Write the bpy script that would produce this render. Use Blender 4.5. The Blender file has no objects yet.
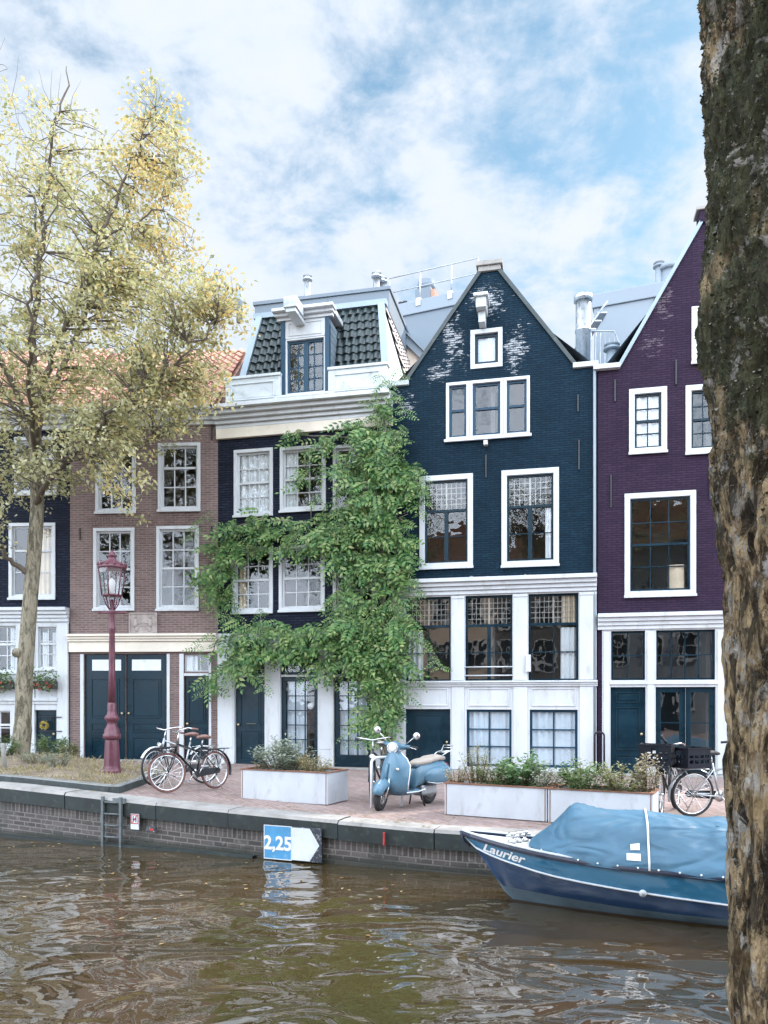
import bpy, math, random
from mathutils import Vector, Matrix, noise
R = random.Random(7)
PI = math.pi
S = bpy.context.scene
COL = S.collection
F, EYE, CX, HOR = 770.0, 1.75, 384.0, 700.0
WATER = -0.57

# ------------------------------------------------------------------ helpers
def P(px, py, Y):
    return Vector(((px - CX) / F * Y, Y, EYE + (HOR - py) / F * Y))

def clamp(a, lo=0.0, hi=1.0):
    return max(lo, min(hi, a))

def interp(tab, x):
    if x <= tab[0][0]:
        a, b = tab[0], tab[1]
    elif x >= tab[-1][0]:
        a, b = tab[-2], tab[-1]
    else:
        for a, b in zip(tab, tab[1:]):
            if a[0] <= x <= b[0]:
                break
    t = (x - a[0]) / (b[0] - a[0])
    return a[1] + (b[1] - a[1]) * t

def interpc(tab, x):
    return interp(tab, clamp(x, tab[0][0], tab[-1][0]))

class MB:
    def __init__(s):
        s.v, s.f, s.m, s.s = [], [], [], []

    def add(s, vs, fs, mi=0, smooth=False):
        o = len(s.v)
        s.v.extend([tuple(p) for p in vs])
        for f in fs:
            s.f.append([i + o for i in f]); s.m.append(mi); s.s.append(smooth)
        return s

    def box(s, x0, x1, y0, y1, z0, z1, mi=0):
        return s.add([(x0, y0, z0), (x1, y0, z0), (x1, y1, z0), (x0, y1, z0),
                      (x0, y0, z1), (x1, y0, z1), (x1, y1, z1), (x0, y1, z1)],
                     [(0, 3, 2, 1), (4, 5, 6, 7), (0, 1, 5, 4), (1, 2, 6, 5), (2, 3, 7, 6), (3, 0, 4, 7)], mi)

    def quad(s, a, b, c, d, mi=0):
        return s.add([a, b, c, d], [(0, 1, 2, 3)], mi)

    def prism(s, poly, y0, y1, mi=0):            # poly of (x, z), counter-clockwise seen from -y
        n = len(poly)
        vs = [(x, y0, z) for x, z in poly] + [(x, y1, z) for x, z in poly]
        fs = [list(range(n)), list(range(2 * n - 1, n - 1, -1))]
        for i in range(n):
            j = (i + 1) % n
            fs.append((i, i + n, j + n, j))
        return s.add(vs, fs, mi)

    def prism_z(s, poly, z0, z1, mi=0):
        n = len(poly)
        vs = [(x, y, z0) for x, y in poly] + [(x, y, z1) for x, y in poly]
        fs = [list(range(n - 1, -1, -1)), list(range(n, 2 * n))]
        for i in range(n):
            j = (i + 1) % n
            fs.append((i, j, j + n, i + n))
        return s.add(vs, fs, mi)

    def tube(s, pts, r, n=8, mi=0, closed=False, cap=True):
        pts = [Vector(p) for p in pts]
        k = len(pts)
        rs = r if isinstance(r, (list, tuple)) else [r] * k
        vs, fs = [], []
        up = None
        for i, p in enumerate(pts):
            if closed:
                t = pts[(i + 1) % k] - pts[i - 1]
            else:
                t = pts[min(i + 1, k - 1)] - pts[max(i - 1, 0)]
            t = t.normalized() if t.length > 1e-9 else Vector((0, 0, 1))
            if up is None:
                up = Vector((0, 0, 1)) if abs(t.z) < 0.9 else Vector((1, 0, 0))
            a = up - t * up.dot(t)
            if a.length < 1e-6:
                a = t.orthogonal()
            a.normalize(); up = a
            b = t.cross(a)
            for j in range(n):
                w = 2 * PI * j / n
                vs.append(p + a * (math.cos(w) * rs[i]) + b * (math.sin(w) * rs[i]))
        for i in range(k if closed else k - 1):
            i2 = (i + 1) % k
            for j in range(n):
                j2 = (j + 1) % n
                fs.append((i * n + j, i * n + j2, i2 * n + j2, i2 * n + j))
        if cap and not closed:
            fs.append(tuple(range(n - 1, -1, -1)))
            fs.append(tuple((k - 1) * n + j for j in range(n)))
        return s.add(vs, fs, mi, n > 4)

    def lathe(s, prof, n=16, c=(0, 0, 0), mi=0, smooth=True, axis='z'):
        vs, fs = [], []
        for r, z in prof:
            for j in range(n):
                w = 2 * PI * j / n
                if axis == 'z':
                    vs.append((c[0] + r * math.cos(w), c[1] + r * math.sin(w), c[2] + z))
                elif axis == 'y':
                    vs.append((c[0] + r * math.cos(w), c[1] + z, c[2] + r * math.sin(w)))
                else:
                    vs.append((c[0] + z, c[1] + r * math.cos(w), c[2] + r * math.sin(w)))
        k = len(prof)
        for i in range(k - 1):
            for j in range(n):
                j2 = (j + 1) % n
                fs.append((i * n + j, i * n + j2, (i + 1) * n + j2, (i + 1) * n + j))
        fs.append(tuple(range(n - 1, -1, -1)))
        fs.append(tuple((k - 1) * n + j for j in range(n)))
        return s.add(vs, fs, mi, smooth)

    def loft(s, rings, mi=0, cap=True, smooth=True):
        n = len(rings[0]); vs, fs = [], []
        for r in rings:
            vs.extend(r)
        for i in range(len(rings) - 1):
            for j in range(n):
                j2 = (j + 1) % n
                fs.append((i * n + j, i * n + j2, (i + 1) * n + j2, (i + 1) * n + j))
        if cap:
            fs.append(tuple(range(n - 1, -1, -1)))
            fs.append(tuple((len(rings) - 1) * n + j for j in range(n)))
        return s.add(vs, fs, mi, smooth)

    def grid(s, fn, nu, nv, mi=0, smooth=True):
        vs = [fn(i / nu, j / nv) for j in range(nv + 1) for i in range(nu + 1)]
        fs = [(j * (nu + 1) + i, j * (nu + 1) + i + 1, (j + 1) * (nu + 1) + i + 1, (j + 1) * (nu + 1) + i)
              for j in range(nv) for i in range(nu)]
        return s.add(vs, fs, mi, smooth)

    def leaf(s, p, d, nrm, L, W, mi=0):
        side = d.cross(nrm)
        if side.length < 1e-5:
            side = d.orthogonal()
        side = side.normalized() * (W * .5)
        m = p + d * (L * .45) + nrm * (L * .06)
        return s.add([p, m + side, p + d * L, m - side], [(0, 1, 2, 3)], mi)

    def build(s, name, mats, parent=None, bevel=0, subsurf=0):
        me = bpy.data.meshes.new(name)
        me.from_pydata(s.v, [], s.f)
        if not isinstance(mats, (list, tuple)):
            mats = [mats]
        for m in mats:
            me.materials.append(m)
        me.polygons.foreach_set('material_index', s.m)
        me.polygons.foreach_set('use_smooth', s.s)
        me.update()
        o = bpy.data.objects.new(name, me)
        COL.objects.link(o)
        if parent is not None:
            o.parent = parent
        if bevel:
            b = o.modifiers.new('bevel', 'BEVEL'); b.width = bevel; b.segments = 2; b.limit_method = 'ANGLE'
        if subsurf:
            b = o.modifiers.new('smooth', 'SUBSURF'); b.levels = subsurf; b.render_levels = subsurf
        return o

def tag(o, label, cat, group=None, kind=None):
    o['label'] = label; o['category'] = cat
    if group: o['group'] = group
    if kind: o['kind'] = kind
    return o

def thing(name, label, cat, loc=(0, 0, 0), rz=0.0, group=None):
    o = bpy.data.objects.new(name, None)
    COL.objects.link(o)
    o.empty_display_size = .2
    o.location = loc; o.rotation_euler = (0, 0, rz)
    return tag(o, label, cat, group)

def struct(name, mb, mats, kind='structure'):
    o = mb.build(name, mats); o['kind'] = kind
    return o

def copy_tree(o, parent=None):
    c = o.copy(); COL.objects.link(c); c.parent = parent
    for ch in list(o.children):
        copy_tree(ch, c)
    return c

def clip(poly, a, b, c):                          # keep a*x + b*z <= c
    out = []
    for i in range(len(poly)):
        p, q = poly[i], poly[(i + 1) % len(poly)]
        dp, dq = a * p[0] + b * p[1] - c, a * q[0] + b * q[1] - c
        if dp <= 0: out.append(p)
        if (dp < 0 < dq) or (dq < 0 < dp):
            t = dp / (dp - dq)
            out.append((p[0] + (q[0] - p[0]) * t, p[1] + (q[1] - p[1]) * t))
    return out

def wall_sheet(mb, x0, x1, z0, z1, holes, y=0.0, depth=.16, planes=(), mi=0, rmi=None):
    """front sheet at y with real openings (and their reveals going in)"""
    xs = sorted({x0, x1, *[clamp(h[0], x0, x1) for h in holes], *[clamp(h[2], x0, x1) for h in holes]})
    zs = sorted({z0, z1, *[clamp(h[1], z0, z1) for h in holes], *[clamp(h[3], z0, z1) for h in holes]})
    for xa, xb in zip(xs, xs[1:]):
        for za, zb in zip(zs, zs[1:]):
            if xb - xa < 1e-5 or zb - za < 1e-5: continue
            cx, cz = (xa + xb) / 2, (za + zb) / 2
            if any(h[0] < cx < h[2] and h[1] < cz < h[3] for h in holes): continue
            poly = [(xa, za), (xb, za), (xb, zb), (xa, zb)]
            for pl in planes:
                poly = clip(poly, *pl)
                if len(poly) < 3: break
            if len(poly) >= 3:
                mb.add([(p[0], y, p[1]) for p in poly], [tuple(range(len(poly)))], mi)
    for a, b, c, d in holes:
        r = mi if rmi is None else rmi
        mb.quad((a, y, b), (a, y + depth, b), (a, y + depth, d), (a, y, d), r)
        mb.quad((c, y, b), (c, y, d), (c, y + depth, d), (c, y + depth, b), r)
        mb.quad((a, y, d), (a, y + depth, d), (c, y + depth, d), (c, y, d), r)
        mb.quad((a, y, b), (c, y, b), (c, y + depth, b), (a, y + depth, b), r)

# ------------------------------------------------------------------ materials
def newmat(name):
    m = bpy.data.materials.new(name); m.use_nodes = True
    nt = m.node_tree; nt.nodes.clear()
    out = nt.nodes.new('ShaderNodeOutputMaterial')
    return m, nt, out

def N(nt, typ, **kw):
    n = nt.nodes.new(typ)
    for k, v in kw.items():
        if k.startswith('i_'):
            key = k[2:].replace('_', ' ')
            n.inputs[key].default_value = v
        else:
            setattr(n, k, v)
    return n

def mixc(nt, fac, a, b, blend='MIX'):
    n = nt.nodes.new('ShaderNodeMix'); n.data_type = 'RGBA'; n.blend_type = blend
    for sock, val in ((n.inputs[0], fac), (n.inputs[6], a), (n.inputs[7], b)):
        if isinstance(val, bpy.types.NodeSocket): nt.links.new(val, sock)
        elif isinstance(val, (int, float)): sock.default_value = val
        else: sock.default_value = (*val, 1) if len(val) == 3 else val
    return n.outputs[2]

def math_(nt, op, a, b=None, c=None):
    n = nt.nodes.new('ShaderNodeMath'); n.operation = op
    for i, val in enumerate((a, b, c)):
        if val is None: continue
        if isinstance(val, bpy.types.NodeSocket): nt.links.new(val, n.inputs[i])
        else: n.inputs[i].default_value = val
    return n.outputs[0]

def smooth_(nt, val, lo, hi, a=0.0, b=1.0):
    n = nt.nodes.new('ShaderNodeMapRange'); n.interpolation_type = 'SMOOTHSTEP'
    nt.links.new(val, n.inputs[0])
    n.inputs[1].default_value = lo; n.inputs[2].default_value = hi
    n.inputs[3].default_value = a; n.inputs[4].default_value = b
    return n.outputs[0]

def coords(nt, scale=(1, 1, 1)):
    tc = nt.nodes.new('ShaderNodeTexCoord')
    mp = nt.nodes.new('ShaderNodeMapping'); mp.inputs['Scale'].default_value = scale
    nt.links.new(tc.outputs['Object'], mp.inputs[0])
    return mp.outputs[0]

def noise_(nt, vec, scale, detail=4, rough=.55, dist=0):
    n = N(nt, 'ShaderNodeTexNoise', i_Scale=scale, i_Detail=detail, i_Roughness=rough, i_Distortion=dist)
    nt.links.new(vec, n.inputs['Vector'])
    return n.outputs['Fac']

def bump_(nt, h, strength, dist):
    b = nt.nodes.new('ShaderNodeBump')
    b.inputs['Strength'].default_value = strength; b.inputs['Distance'].default_value = dist
    nt.links.new(h, b.inputs['Height'])
    return b.outputs[0]

def finish(nt, out, col, rough=.6, bump=None, metal=0.0, spec=.5, **extra):
    p = nt.nodes.new('ShaderNodeBsdfPrincipled')
    if isinstance(col, bpy.types.NodeSocket): nt.links.new(col, p.inputs['Base Color'])
    else: p.inputs['Base Color'].default_value = (*col, 1)
    if isinstance(rough, bpy.types.NodeSocket): nt.links.new(rough, p.inputs['Roughness'])
    else: p.inputs['Roughness'].default_value = rough
    p.inputs['Metallic'].default_value = metal
    p.inputs['Specular IOR Level'].default_value = spec
    if bump is not None: nt.links.new(bump, p.inputs['Normal'])
    nt.links.new(p.outputs[0], out.inputs[0])
    return p

def paint(name, col, rough=.5, var=.25, scale=3.0, bump=.15, dirt=None, dirt_amt=.5, metal=0.0, stretch=(1, 1, 1), fine=40, spec=.5):
    """a painted / plain surface: colour mottled by noise, optional dirt of another colour"""
    m, nt, out = newmat(name)
    vec = coords(nt, stretch)
    n1 = noise_(nt, vec, scale, 5)
    lo = tuple(c * (1 - var) for c in col); hi = tuple(min(1, c * (1 + var * .6)) for c in col)
    c = mixc(nt, smooth_(nt, n1, .3, .7), lo, hi)
    if dirt:
        n2 = noise_(nt, vec, scale * 2.3, 8, .65, .4)
        c = mixc(nt, smooth_(nt, n2, .52, .72, 0, dirt_amt), c, dirt)
    n3 = noise_(nt, coords(nt), fine, 3)
    finish(nt, out, c, smooth_(nt, n1, .2, .8, max(.02, rough - .1), min(1, rough + .12)), bump_(nt, n3, bump, .01), metal, spec)
    return m

def brick_mat(name, c1, c2, mortar, bw=.22, bh=.066, gap=.011, rough=.75, var=.35, bump=.5, wear=None, wear_col=(.62, .62, .62), spots=(), spec=.12):
    m, nt, out = newmat(name)
    tc = nt.nodes.new('ShaderNodeTexCoord')
    sp = nt.nodes.new('ShaderNodeSeparateXYZ'); nt.links.new(tc.outputs['Object'], sp.inputs[0])
    cb = nt.nodes.new('ShaderNodeCombineXYZ')
    nt.links.new(math_(nt, 'ADD', sp.outputs[0], sp.outputs[1]), cb.inputs[0]); nt.links.new(sp.outputs[2], cb.inputs[1])
    b = nt.nodes.new('ShaderNodeTexBrick')
    nt.links.new(cb.outputs[0], b.inputs['Vector'])
    b.inputs['Scale'].default_value = 1.0
    b.inputs['Brick Width'].default_value = bw; b.inputs['Row Height'].default_value = bh
    b.inputs['Mortar Size'].default_value = gap; b.inputs['Mortar Smooth'].default_value = .3
    b.inputs['Color1'].default_value = (*c1, 1); b.inputs['Color2'].default_value = (*c2, 1)
    b.inputs['Mortar'].default_value = (*mortar, 1)
    vec = tc.outputs['Object']
    n1 = noise_(nt, vec, 1.1, 6, .6)
    n2 = noise_(nt, vec, 9, 5, .6)
    c = mixc(nt, smooth_(nt, n1, .3, .7, 0, var), b.outputs['Color'], tuple(x * .55 for x in c1))
    c = mixc(nt, smooth_(nt, n2, .5, .75, 0, var * .7), c, tuple(min(1, x * 1.7 + .01) for x in c2))
    if spots:
        tot = None
        for (sx, sz, rx, rz) in spots:
            dx = math_(nt, 'DIVIDE', math_(nt, 'SUBTRACT', sp.outputs[0], sx), rx)
            dz = math_(nt, 'DIVIDE', math_(nt, 'SUBTRACT', sp.outputs[2], sz), rz)
            d = math_(nt, 'SQRT', math_(nt, 'ADD', math_(nt, 'MULTIPLY', dx, dx), math_(nt, 'MULTIPLY', dz, dz)))
            k = smooth_(nt, d, .0, 1.25, .20, 0)
            tot = k if tot is None else math_(nt, 'MAXIMUM', tot, k)
        vs = coords(nt, (4.2, 4.2, 13))
        n3 = math_(nt, 'ADD', math_(nt, 'MULTIPLY', noise_(nt, vs, 1.25, 8, .7, .25), .72), math_(nt, 'MULTIPLY', noise_(nt, vec, 1.7, 3, .5), .28))
        wmask = smooth_(nt, math_(nt, 'ADD', n3, tot), .675, .73)
        wmask = math_(nt, 'MULTIPLY', wmask, smooth_(nt, b.outputs['Fac'], .2, .8, 1, .25))
        c = mixc(nt, math_(nt, 'MULTIPLY', wmask, .9), c, wear_col)
    h = math_(nt, 'ADD', math_(nt, 'MULTIPLY', b.outputs['Fac'], -1.0), math_(nt, 'MULTIPLY', n2, .6))
    finish(nt, out, c, smooth_(nt, n2, .3, .7, rough - .12, rough + .1), bump_(nt, h, bump, .012), 0, spec)
    return m

def glass_mat(name, refl=.16, tint=(.75, .8, .82), wob=.05, wscale=3.0):
    m, nt, out = newmat(name)
    tr = N(nt, 'ShaderNodeBsdfTransparent'); tr.inputs[0].default_value = (*tint, 1)
    gl = N(nt, 'ShaderNodeBsdfGlossy'); gl.inputs['Roughness'].default_value = .01
    gl.inputs['Color'].default_value = (.95, .97, 1, 1)
    nv = noise_(nt, coords(nt), wscale, 2)
    bn = bump_(nt, nv, wob, .25)
    nt.links.new(bn, gl.inputs['Normal'])
    fr = N(nt, 'ShaderNodeFresnel', i_IOR=1.5)
    ge = nt.nodes.new('ShaderNodeNewGeometry')            # same reflectance from both sides of the thin pane
    nt.links.new(math_(nt, 'SUBTRACT', 1.5, math_(nt, 'MULTIPLY', ge.outputs['Backfacing'], .8333)), fr.inputs['IOR'])
    fac = math_(nt, 'ADD', math_(nt, 'MULTIPLY', fr.outputs[0], 1.2), refl - .05)
    mx = nt.nodes.new('ShaderNodeMixShader')
    nt.links.new(fac, mx.inputs[0]); nt.links.new(tr.outputs[0], mx.inputs[1]); nt.links.new(gl.outputs[0], mx.inputs[2])
    nt.links.new(mx.outputs[0], out.inputs[0])
    return m

def leaf_mat(name, cols, transl=.4, rough=.5):
    m, nt, out = newmat(name)
    g = nt.nodes.new('ShaderNodeNewGeometry')
    rp = nt.nodes.new('ShaderNodeValToRGB')
    nt.links.new(g.outputs['Random Per Island'], rp.inputs[0])
    e = rp.color_ramp.elements
    while len(e) < len(cols): e.new(.5)
    for i, c in enumerate(cols):
        e[i].position = i / (len(cols) - 1); e[i].color = (*c, 1)
    p = nt.nodes.new('ShaderNodeBsdfPrincipled')
    p.inputs['Roughness'].default_value = rough
    nt.links.new(rp.outputs[0], p.inputs['Base Color'])
    t = nt.nodes.new('ShaderNodeBsdfTranslucent')
    tc = mixc(nt, 1.0, rp.outputs[0], (1.2, 1.16, .92), 'MULTIPLY')
    nt.links.new(tc, t.inputs[0])
    mx = nt.nodes.new('ShaderNodeMixShader'); mx.inputs[0].default_value = transl
    nt.links.new(p.outputs[0], mx.inputs[1]); nt.links.new(t.outputs[0], mx.inputs[2])
    nt.links.new(mx.outputs[0], out.inputs[0])
    return m

M = {}
M['white'] = paint('white paint', (.53, .555, .58), .45, .07, 1.6, .15, (.34, .335, .31), .55, stretch=(1.6, 1.6, .35))
M['cream'] = paint('cream paint', (.72, .66, .56), .5, .1, 1.5, .12, (.45, .4, .33), .35)
M['worn_white'] = paint('weathered white paint', (.50, .54, .56), .55, .12, 1.3, .2, (.25, .29, .29), .7, stretch=(1, 1, 1.6))
M['teal'] = paint('dark teal gloss paint', (.004, .022, .036), .3, .25, 2.0, .05, spec=.22)
M['teal_trim'] = paint('teal blue trim paint', (.008, .045, .085), .35, .2, 2.0, .05, spec=.3)
M['black'] = paint('black paint', (.012, .013, .016), .4, .2, 5, .05)
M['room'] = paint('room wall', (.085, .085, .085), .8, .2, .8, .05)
M['brown_brick'] = brick_mat('grey brown brick', (.145, .095, .090), (.215, .145, .135), (.255, .215, .20), bh=.06, gap=.013, bump=.7)
M['navy_brick'] = brick_mat('dark navy painted brick', (.010, .014, .027), (.022, .028, .048), (.006, .008, .016), bump=.8, gap=.014)
M['purple_brick'] = brick_mat('aubergine painted brick', (.028, .0165, .035), (.042, .0235, .047), (.019, .012, .027), bh=.055, bump=.8, gap=.011,
                              spots=[(1.5, 11.0, .5, .8), (1.2, 10.1, .8, .7)], wear_col=(.13, .10, .12))
M['slate'] = paint('dark glazed roof tile', (.020, .034, .036), .38, .4, 4, .2, (.10, .12, .11), .5)
M['orange_tile'] = paint('orange clay tile', (.50, .27, .20), .65, .3, 5, .2, (.36, .2, .16), .5)
M['grey_tile'] = paint('grey pink clay tile', (.42, .36, .34), .65, .25, 5, .2, (.22, .2, .19), .5)
M['zinc'] = paint('zinc sheet', (.26, .32, .37), .5, .15, 1.5, .08, (.25, .29, .32), .4, metal=.35)
M['panel'] = paint('pale roof panel', (.15, .185, .22), .6, .05, .7, .05)
M['panel_white'] = paint('pale white render', (.22, .26, .30), .6, .05, .7, .05)
M['cream_wall'] = paint('cream plaster', (.66, .55, .45), .7, .1, 1.2, .1)
M['steel'] = paint('stainless flue', (.48, .51, .54), .3, .15, 6, .04, metal=.85)
M['dull_steel'] = paint('galvanised steel', (.38, .41, .44), .45, .2, 8, .06, metal=.7)
M['stone'] = paint('grey stone', (.30, .29, .27), .75, .2, 3, .3, (.16, .15, .14), .5)
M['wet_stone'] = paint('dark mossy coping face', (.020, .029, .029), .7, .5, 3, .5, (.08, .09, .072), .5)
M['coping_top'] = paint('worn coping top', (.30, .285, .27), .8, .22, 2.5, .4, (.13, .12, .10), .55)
M['glass'] = glass_mat('old window glass', .075, (.96, .98, .98), wob=.028, wscale=2.2)
M['glass_low'] = glass_mat('ground floor window glass', .17, (.96, .98, .98), wob=.018, wscale=1.7)
M['glass_far'] = glass_mat('clear glass', .10, (.92, .94, .95), .015)
M['lamp_glass'] = glass_mat('lantern glass', .10, (.88, .9, .9), .01)
M['curtain'] = paint('white net curtain', (.60, .63, .66), .9, .08, 3, .1)
M['curtain_warm'] = paint('beige curtain', (.55, .45, .33), .9, .15, 3, .1)
M['curtain_blue'] = paint('blue white net curtain', (.50, .57, .65), .9, .08, 3, .1)
# ------------------------------------------------------------------ house frames
KF = .0003
def facade_Y(px):
    return 19.8 / (1 + KF * (px - 300))

class House:
    def __init__(s, name, label, pa, Ya, pb, Yb, cat='house', z0=0.0):
        s.A = Vector(((pa - CX) / F * Ya, Ya)); s.B = Vector(((pb - CX) / F * Yb, Yb))
        d = s.B - s.A
        s.L = d.length; s.d = d
        s.root = thing(name, label, cat, (s.A.x, s.A.y, z0), math.atan2(d.y, d.x)) if name else None
        s.ang = math.atan2(d.y, d.x); s.z0 = z0
        s.holes = []
    def u(s, px):
        k = (px - CX) / F
        t = (k * s.A.y - s.A.x) / (s.d.x - k * s.d.y)
        return t * s.L
    def depth(s, px):
        return s.A.y + s.u(px) / s.L * s.d.y
    def v(s, px, py, back=0.0):
        return EYE + (HOR - py) / F * (s.depth(px) + back) - s.z0
    def rect(s, x0, y0, x1, y1):
        c = (x0 + x1) / 2
        return (s.u(x0), s.v(c, y1), s.u(x1), s.v(c, y0))
    def world(s, u, w, v):                         # w = distance out of the facade, towards the canal
        e = s.d / s.L; n = Vector((e.y, -e.x))
        q = s.A + e * u + n * w
        return Vector((q.x, q.y, v + s.z0))

def frame_boxes(mb, r, w, y0, y1, mi=0, bottom=None):
    a, b, c, d = r
    bw = w if bottom is None else bottom
    mb.box(a, a + w, y0, y1, b + bw, d - w, mi); mb.box(c - w, c, y0, y1, b + bw, d - w, mi)
    mb.box(a, c, y0, y1, d - w, d, mi)
    if bw > 0: mb.box(a, c, y0, y1, b, b + bw, mi)

def drape(mb, a, b, c, d, y, folds=5, amp=.025, mi=0):
    n = max(8, folds * 6)
    ph = R.random() * 6
    mb.grid(lambda i, j: (a + (c - a) * i, y + amp * math.sin(i * folds * 2 * PI + ph) + amp * .4 * math.sin(i * 17 + ph * 2 + j * .8),
                          b + (d - b) * j), n, 3, mi)

def window(h, r, fw=.09, frame='white', sash='white', cols=2, rows=2, split=None, sw=.045, bar=.022, proud=.03, sill=True,
           curtain=None, lattice=0, mullion=0.0, part='window', glass='glass', hole=True, transom_lattice=None, backing=None, y=0.0):
    """one window: white outer frame, sash with glazing bars, pane, sill, curtains.  r is the outer rectangle of the frame"""
    a, b, c, d = r
    if hole: h.holes.append((a + .012, b + .012, c - .012, d - .012))
    mb = MB(); frame_boxes(mb, r, fw, y - proud, y + .13)
    fr = mb.build(part, M[frame], h.root, bevel=.006)
    if sill:
        s = MB().box(a - .015, c + .015, y - proud - .045, y - proud - .002, b - .03, b + .03)
        s.build('sill', M[frame], fr, bevel=.006)
    ia, ib, ic, id_ = a + fw, b + fw, c - fw, d - fw
    s = MB(); frame_boxes(s, (ia, ib, ic, id_), sw, y + .045, y + .10)
    ga, gb, gc, gd = ia + sw, ib + sw, ic - sw, id_ - sw
    top = gd; zt = None
    if lattice:                                     # fixed light on top with small leaded squares
        zt = gd - (gd - gb) * lattice
        s.box(ga, gc, y + .035, y + .105, zt - .03, zt + .03)
        top = zt - .03
    if mullion:
        m = (ga + gc) / 2
        s.box(m - mullion / 2, m + mullion / 2, y + .04, y + .103, gb, top)
    if split:                                       # meeting rail of a sliding sash
        z = gb + (top - gb) * split
        s.box(ga, gc, y + .035, y + .102, z - .028, z + .028)
    for i in range(1, cols):
        x = ga + (gc - ga) * i / cols
        if mullion and abs(x - (ga + gc) / 2) < .02: continue
        s.box(x - bar / 2, x + bar / 2, y + .055, y + .092, gb, top)
    for j in range(1, rows):
        z = gb + (top - gb) * j / rows
        if split and abs(j / rows - split) < .03: continue
        s.box(ga, gc, y + .058, y + .09, z - bar / 2, z + bar / 2)
    s.build('sash', M[sash], fr)
    if lattice:
        l = MB(); nx, nz = transom_lattice or (8, 4)
        for i in range(1, nx):
            x = ga + (gc - ga) * i / nx
            w = .02 if i == nx // 2 else .007
            l.box(x - w, x + w, y + .078, y + .094, zt + .03, gd)
        for j in range(1, nz):
            z = zt + .03 + (gd - zt - .03) * j / nz
            l.box(ga, gc, y + .08, y + .092, z - .007, z + .007)
        l.build('lead_lattice', M['lead'], fr)
    MB().quad((ga - .01, y + .074, gb - .01), (gc + .01, y + .074, gb - .01), (gc + .01, y + .074, gd + .01), (ga - .01, y + .074, gd + .01)).build('pane', M[glass], fr)
    if curtain:
        for (cm, f0, f1, g0, g1, folds) in curtain:
            q = MB(); drape(q, ga + (gc - ga) * f0, gb + (gd - gb) * g0, ga + (gc - ga) * f1, gb + (gd - gb) * g1, y + .112, folds)
            q.build('curtain', M[cm], fr)
    return fr

def panel_door(h, r, mat='teal', panels=((.0, .45), (.5, 1.0)), handle=True, glaze=None, hole=True, y=.06, slot=None, hs=1, knob='brass'):
    a, b, c, d = r
    if hole: h.holes.append((a, b, c, d))
    mb = MB().box(a + .004, c - .004, y, y + .05, b + .004, d - .004)
    dr = mb.build('door', M[mat], h.root, bevel=.004)
    W, H = c - a, d - b
    for (p0, p1) in panels:
        q = MB(); x0, x1 = a + W * .16, c - W * .16
        z0, z1 = b + .12 + (H - .24) * p0, b + .12 + (H - .24) * p1
        frame_boxes(q, (x0, z0, x1, z1), .022, y - .018, y - .001)
        q.box(x0 + .06, x1 - .06, y - .014, y - .001, z0 + .06, z1 - .06)
        q.build('door_panel', M[mat], dr, bevel=.005)
    if glaze:
        for (f0, f1, g0, g1) in glaze:
            MB().box(a + W * f0, a + W * f1, y - .012, y - .002, b + H * g0, b + H * g1).build('door_light', M['frosted'], dr)
    if handle:
        x = c - .09 if hs > 0 else a + .09
        MB().lathe([(.012, 0), (.012, -.04), (.03, -.045), (.034, -.065), (.02, -.08)], 12, (x, y, b + H * .46), axis='y').build('handle', M[knob], dr)
    if slot:
        MB().box(a + W * .36, a + W * .68, y - .012, y - .001, b + H * slot - .02, b + H * slot + .02).build('letter_slot', M[knob], dr)
    return dr

def glazed_door(h, r, mat='teal', cols=3, rows=5, y=.05, kick=.16, stile=.11, curtain='curtain', half=None, hole=True, bar=.024, glass='glass'):
    a, b, c, d = r
    if hole: h.holes.append((a, b, c, d))
    H = d - b
    k = b + H * kick
    mb = MB(); frame_boxes(mb, (a + .004, b + .004, c - .004, d - .004), stile, y, y + .06, bottom=k - b)
    dr = mb.build('glazed_door', M[mat], h.root, bevel=.004)
    ga, gb, gc, gd = a + stile, k + .004, c - stile, d - stile
    s = MB()
    for i in range(1, cols):
        x = ga + (gc - ga) * i / cols; s.box(x - bar / 2, x + bar / 2, y + .008, y + .05, gb, gd)
    for j in range(1, rows):
        z = gb + (gd - gb) * j / rows; s.box(ga, gc, y + .01, y + .048, z - bar / 2, z + bar / 2)
    s.build('glazing_bars', M[mat], dr)
    MB().quad((ga, y + .03, gb), (gc, y + .03, gb), (gc, y + .03, gd), (ga, y + .03, gd)).build('pane', M[glass], dr)
    if curtain:
        q = MB(); e = gc if half is None else ga + (gc - ga) * half
        drape(q, ga, gb, e, gd, y + .13, 4, .02); q.build('curtain', M[curtain], dr)
    return dr

def moulding(mb, u0, u1, z0, z1, out, steps=4, y=0.0, ends=0.0, mi=0, base=.04):
    """cornice built of stepped courses that project further towards the top"""
    for i in range(steps):
        za = z0 + (z1 - z0) * i / steps; zb = z0 + (z1 - z0) * (i + 1) / steps - .003
        o = base + (out - base) * ((i + 1) / steps) ** 1.5
        mb.box(u0 - ends * (i + 1) / steps, u1 + ends * (i + 1) / steps, y - o, y + .03 - i * .002, za, zb, mi)

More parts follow.
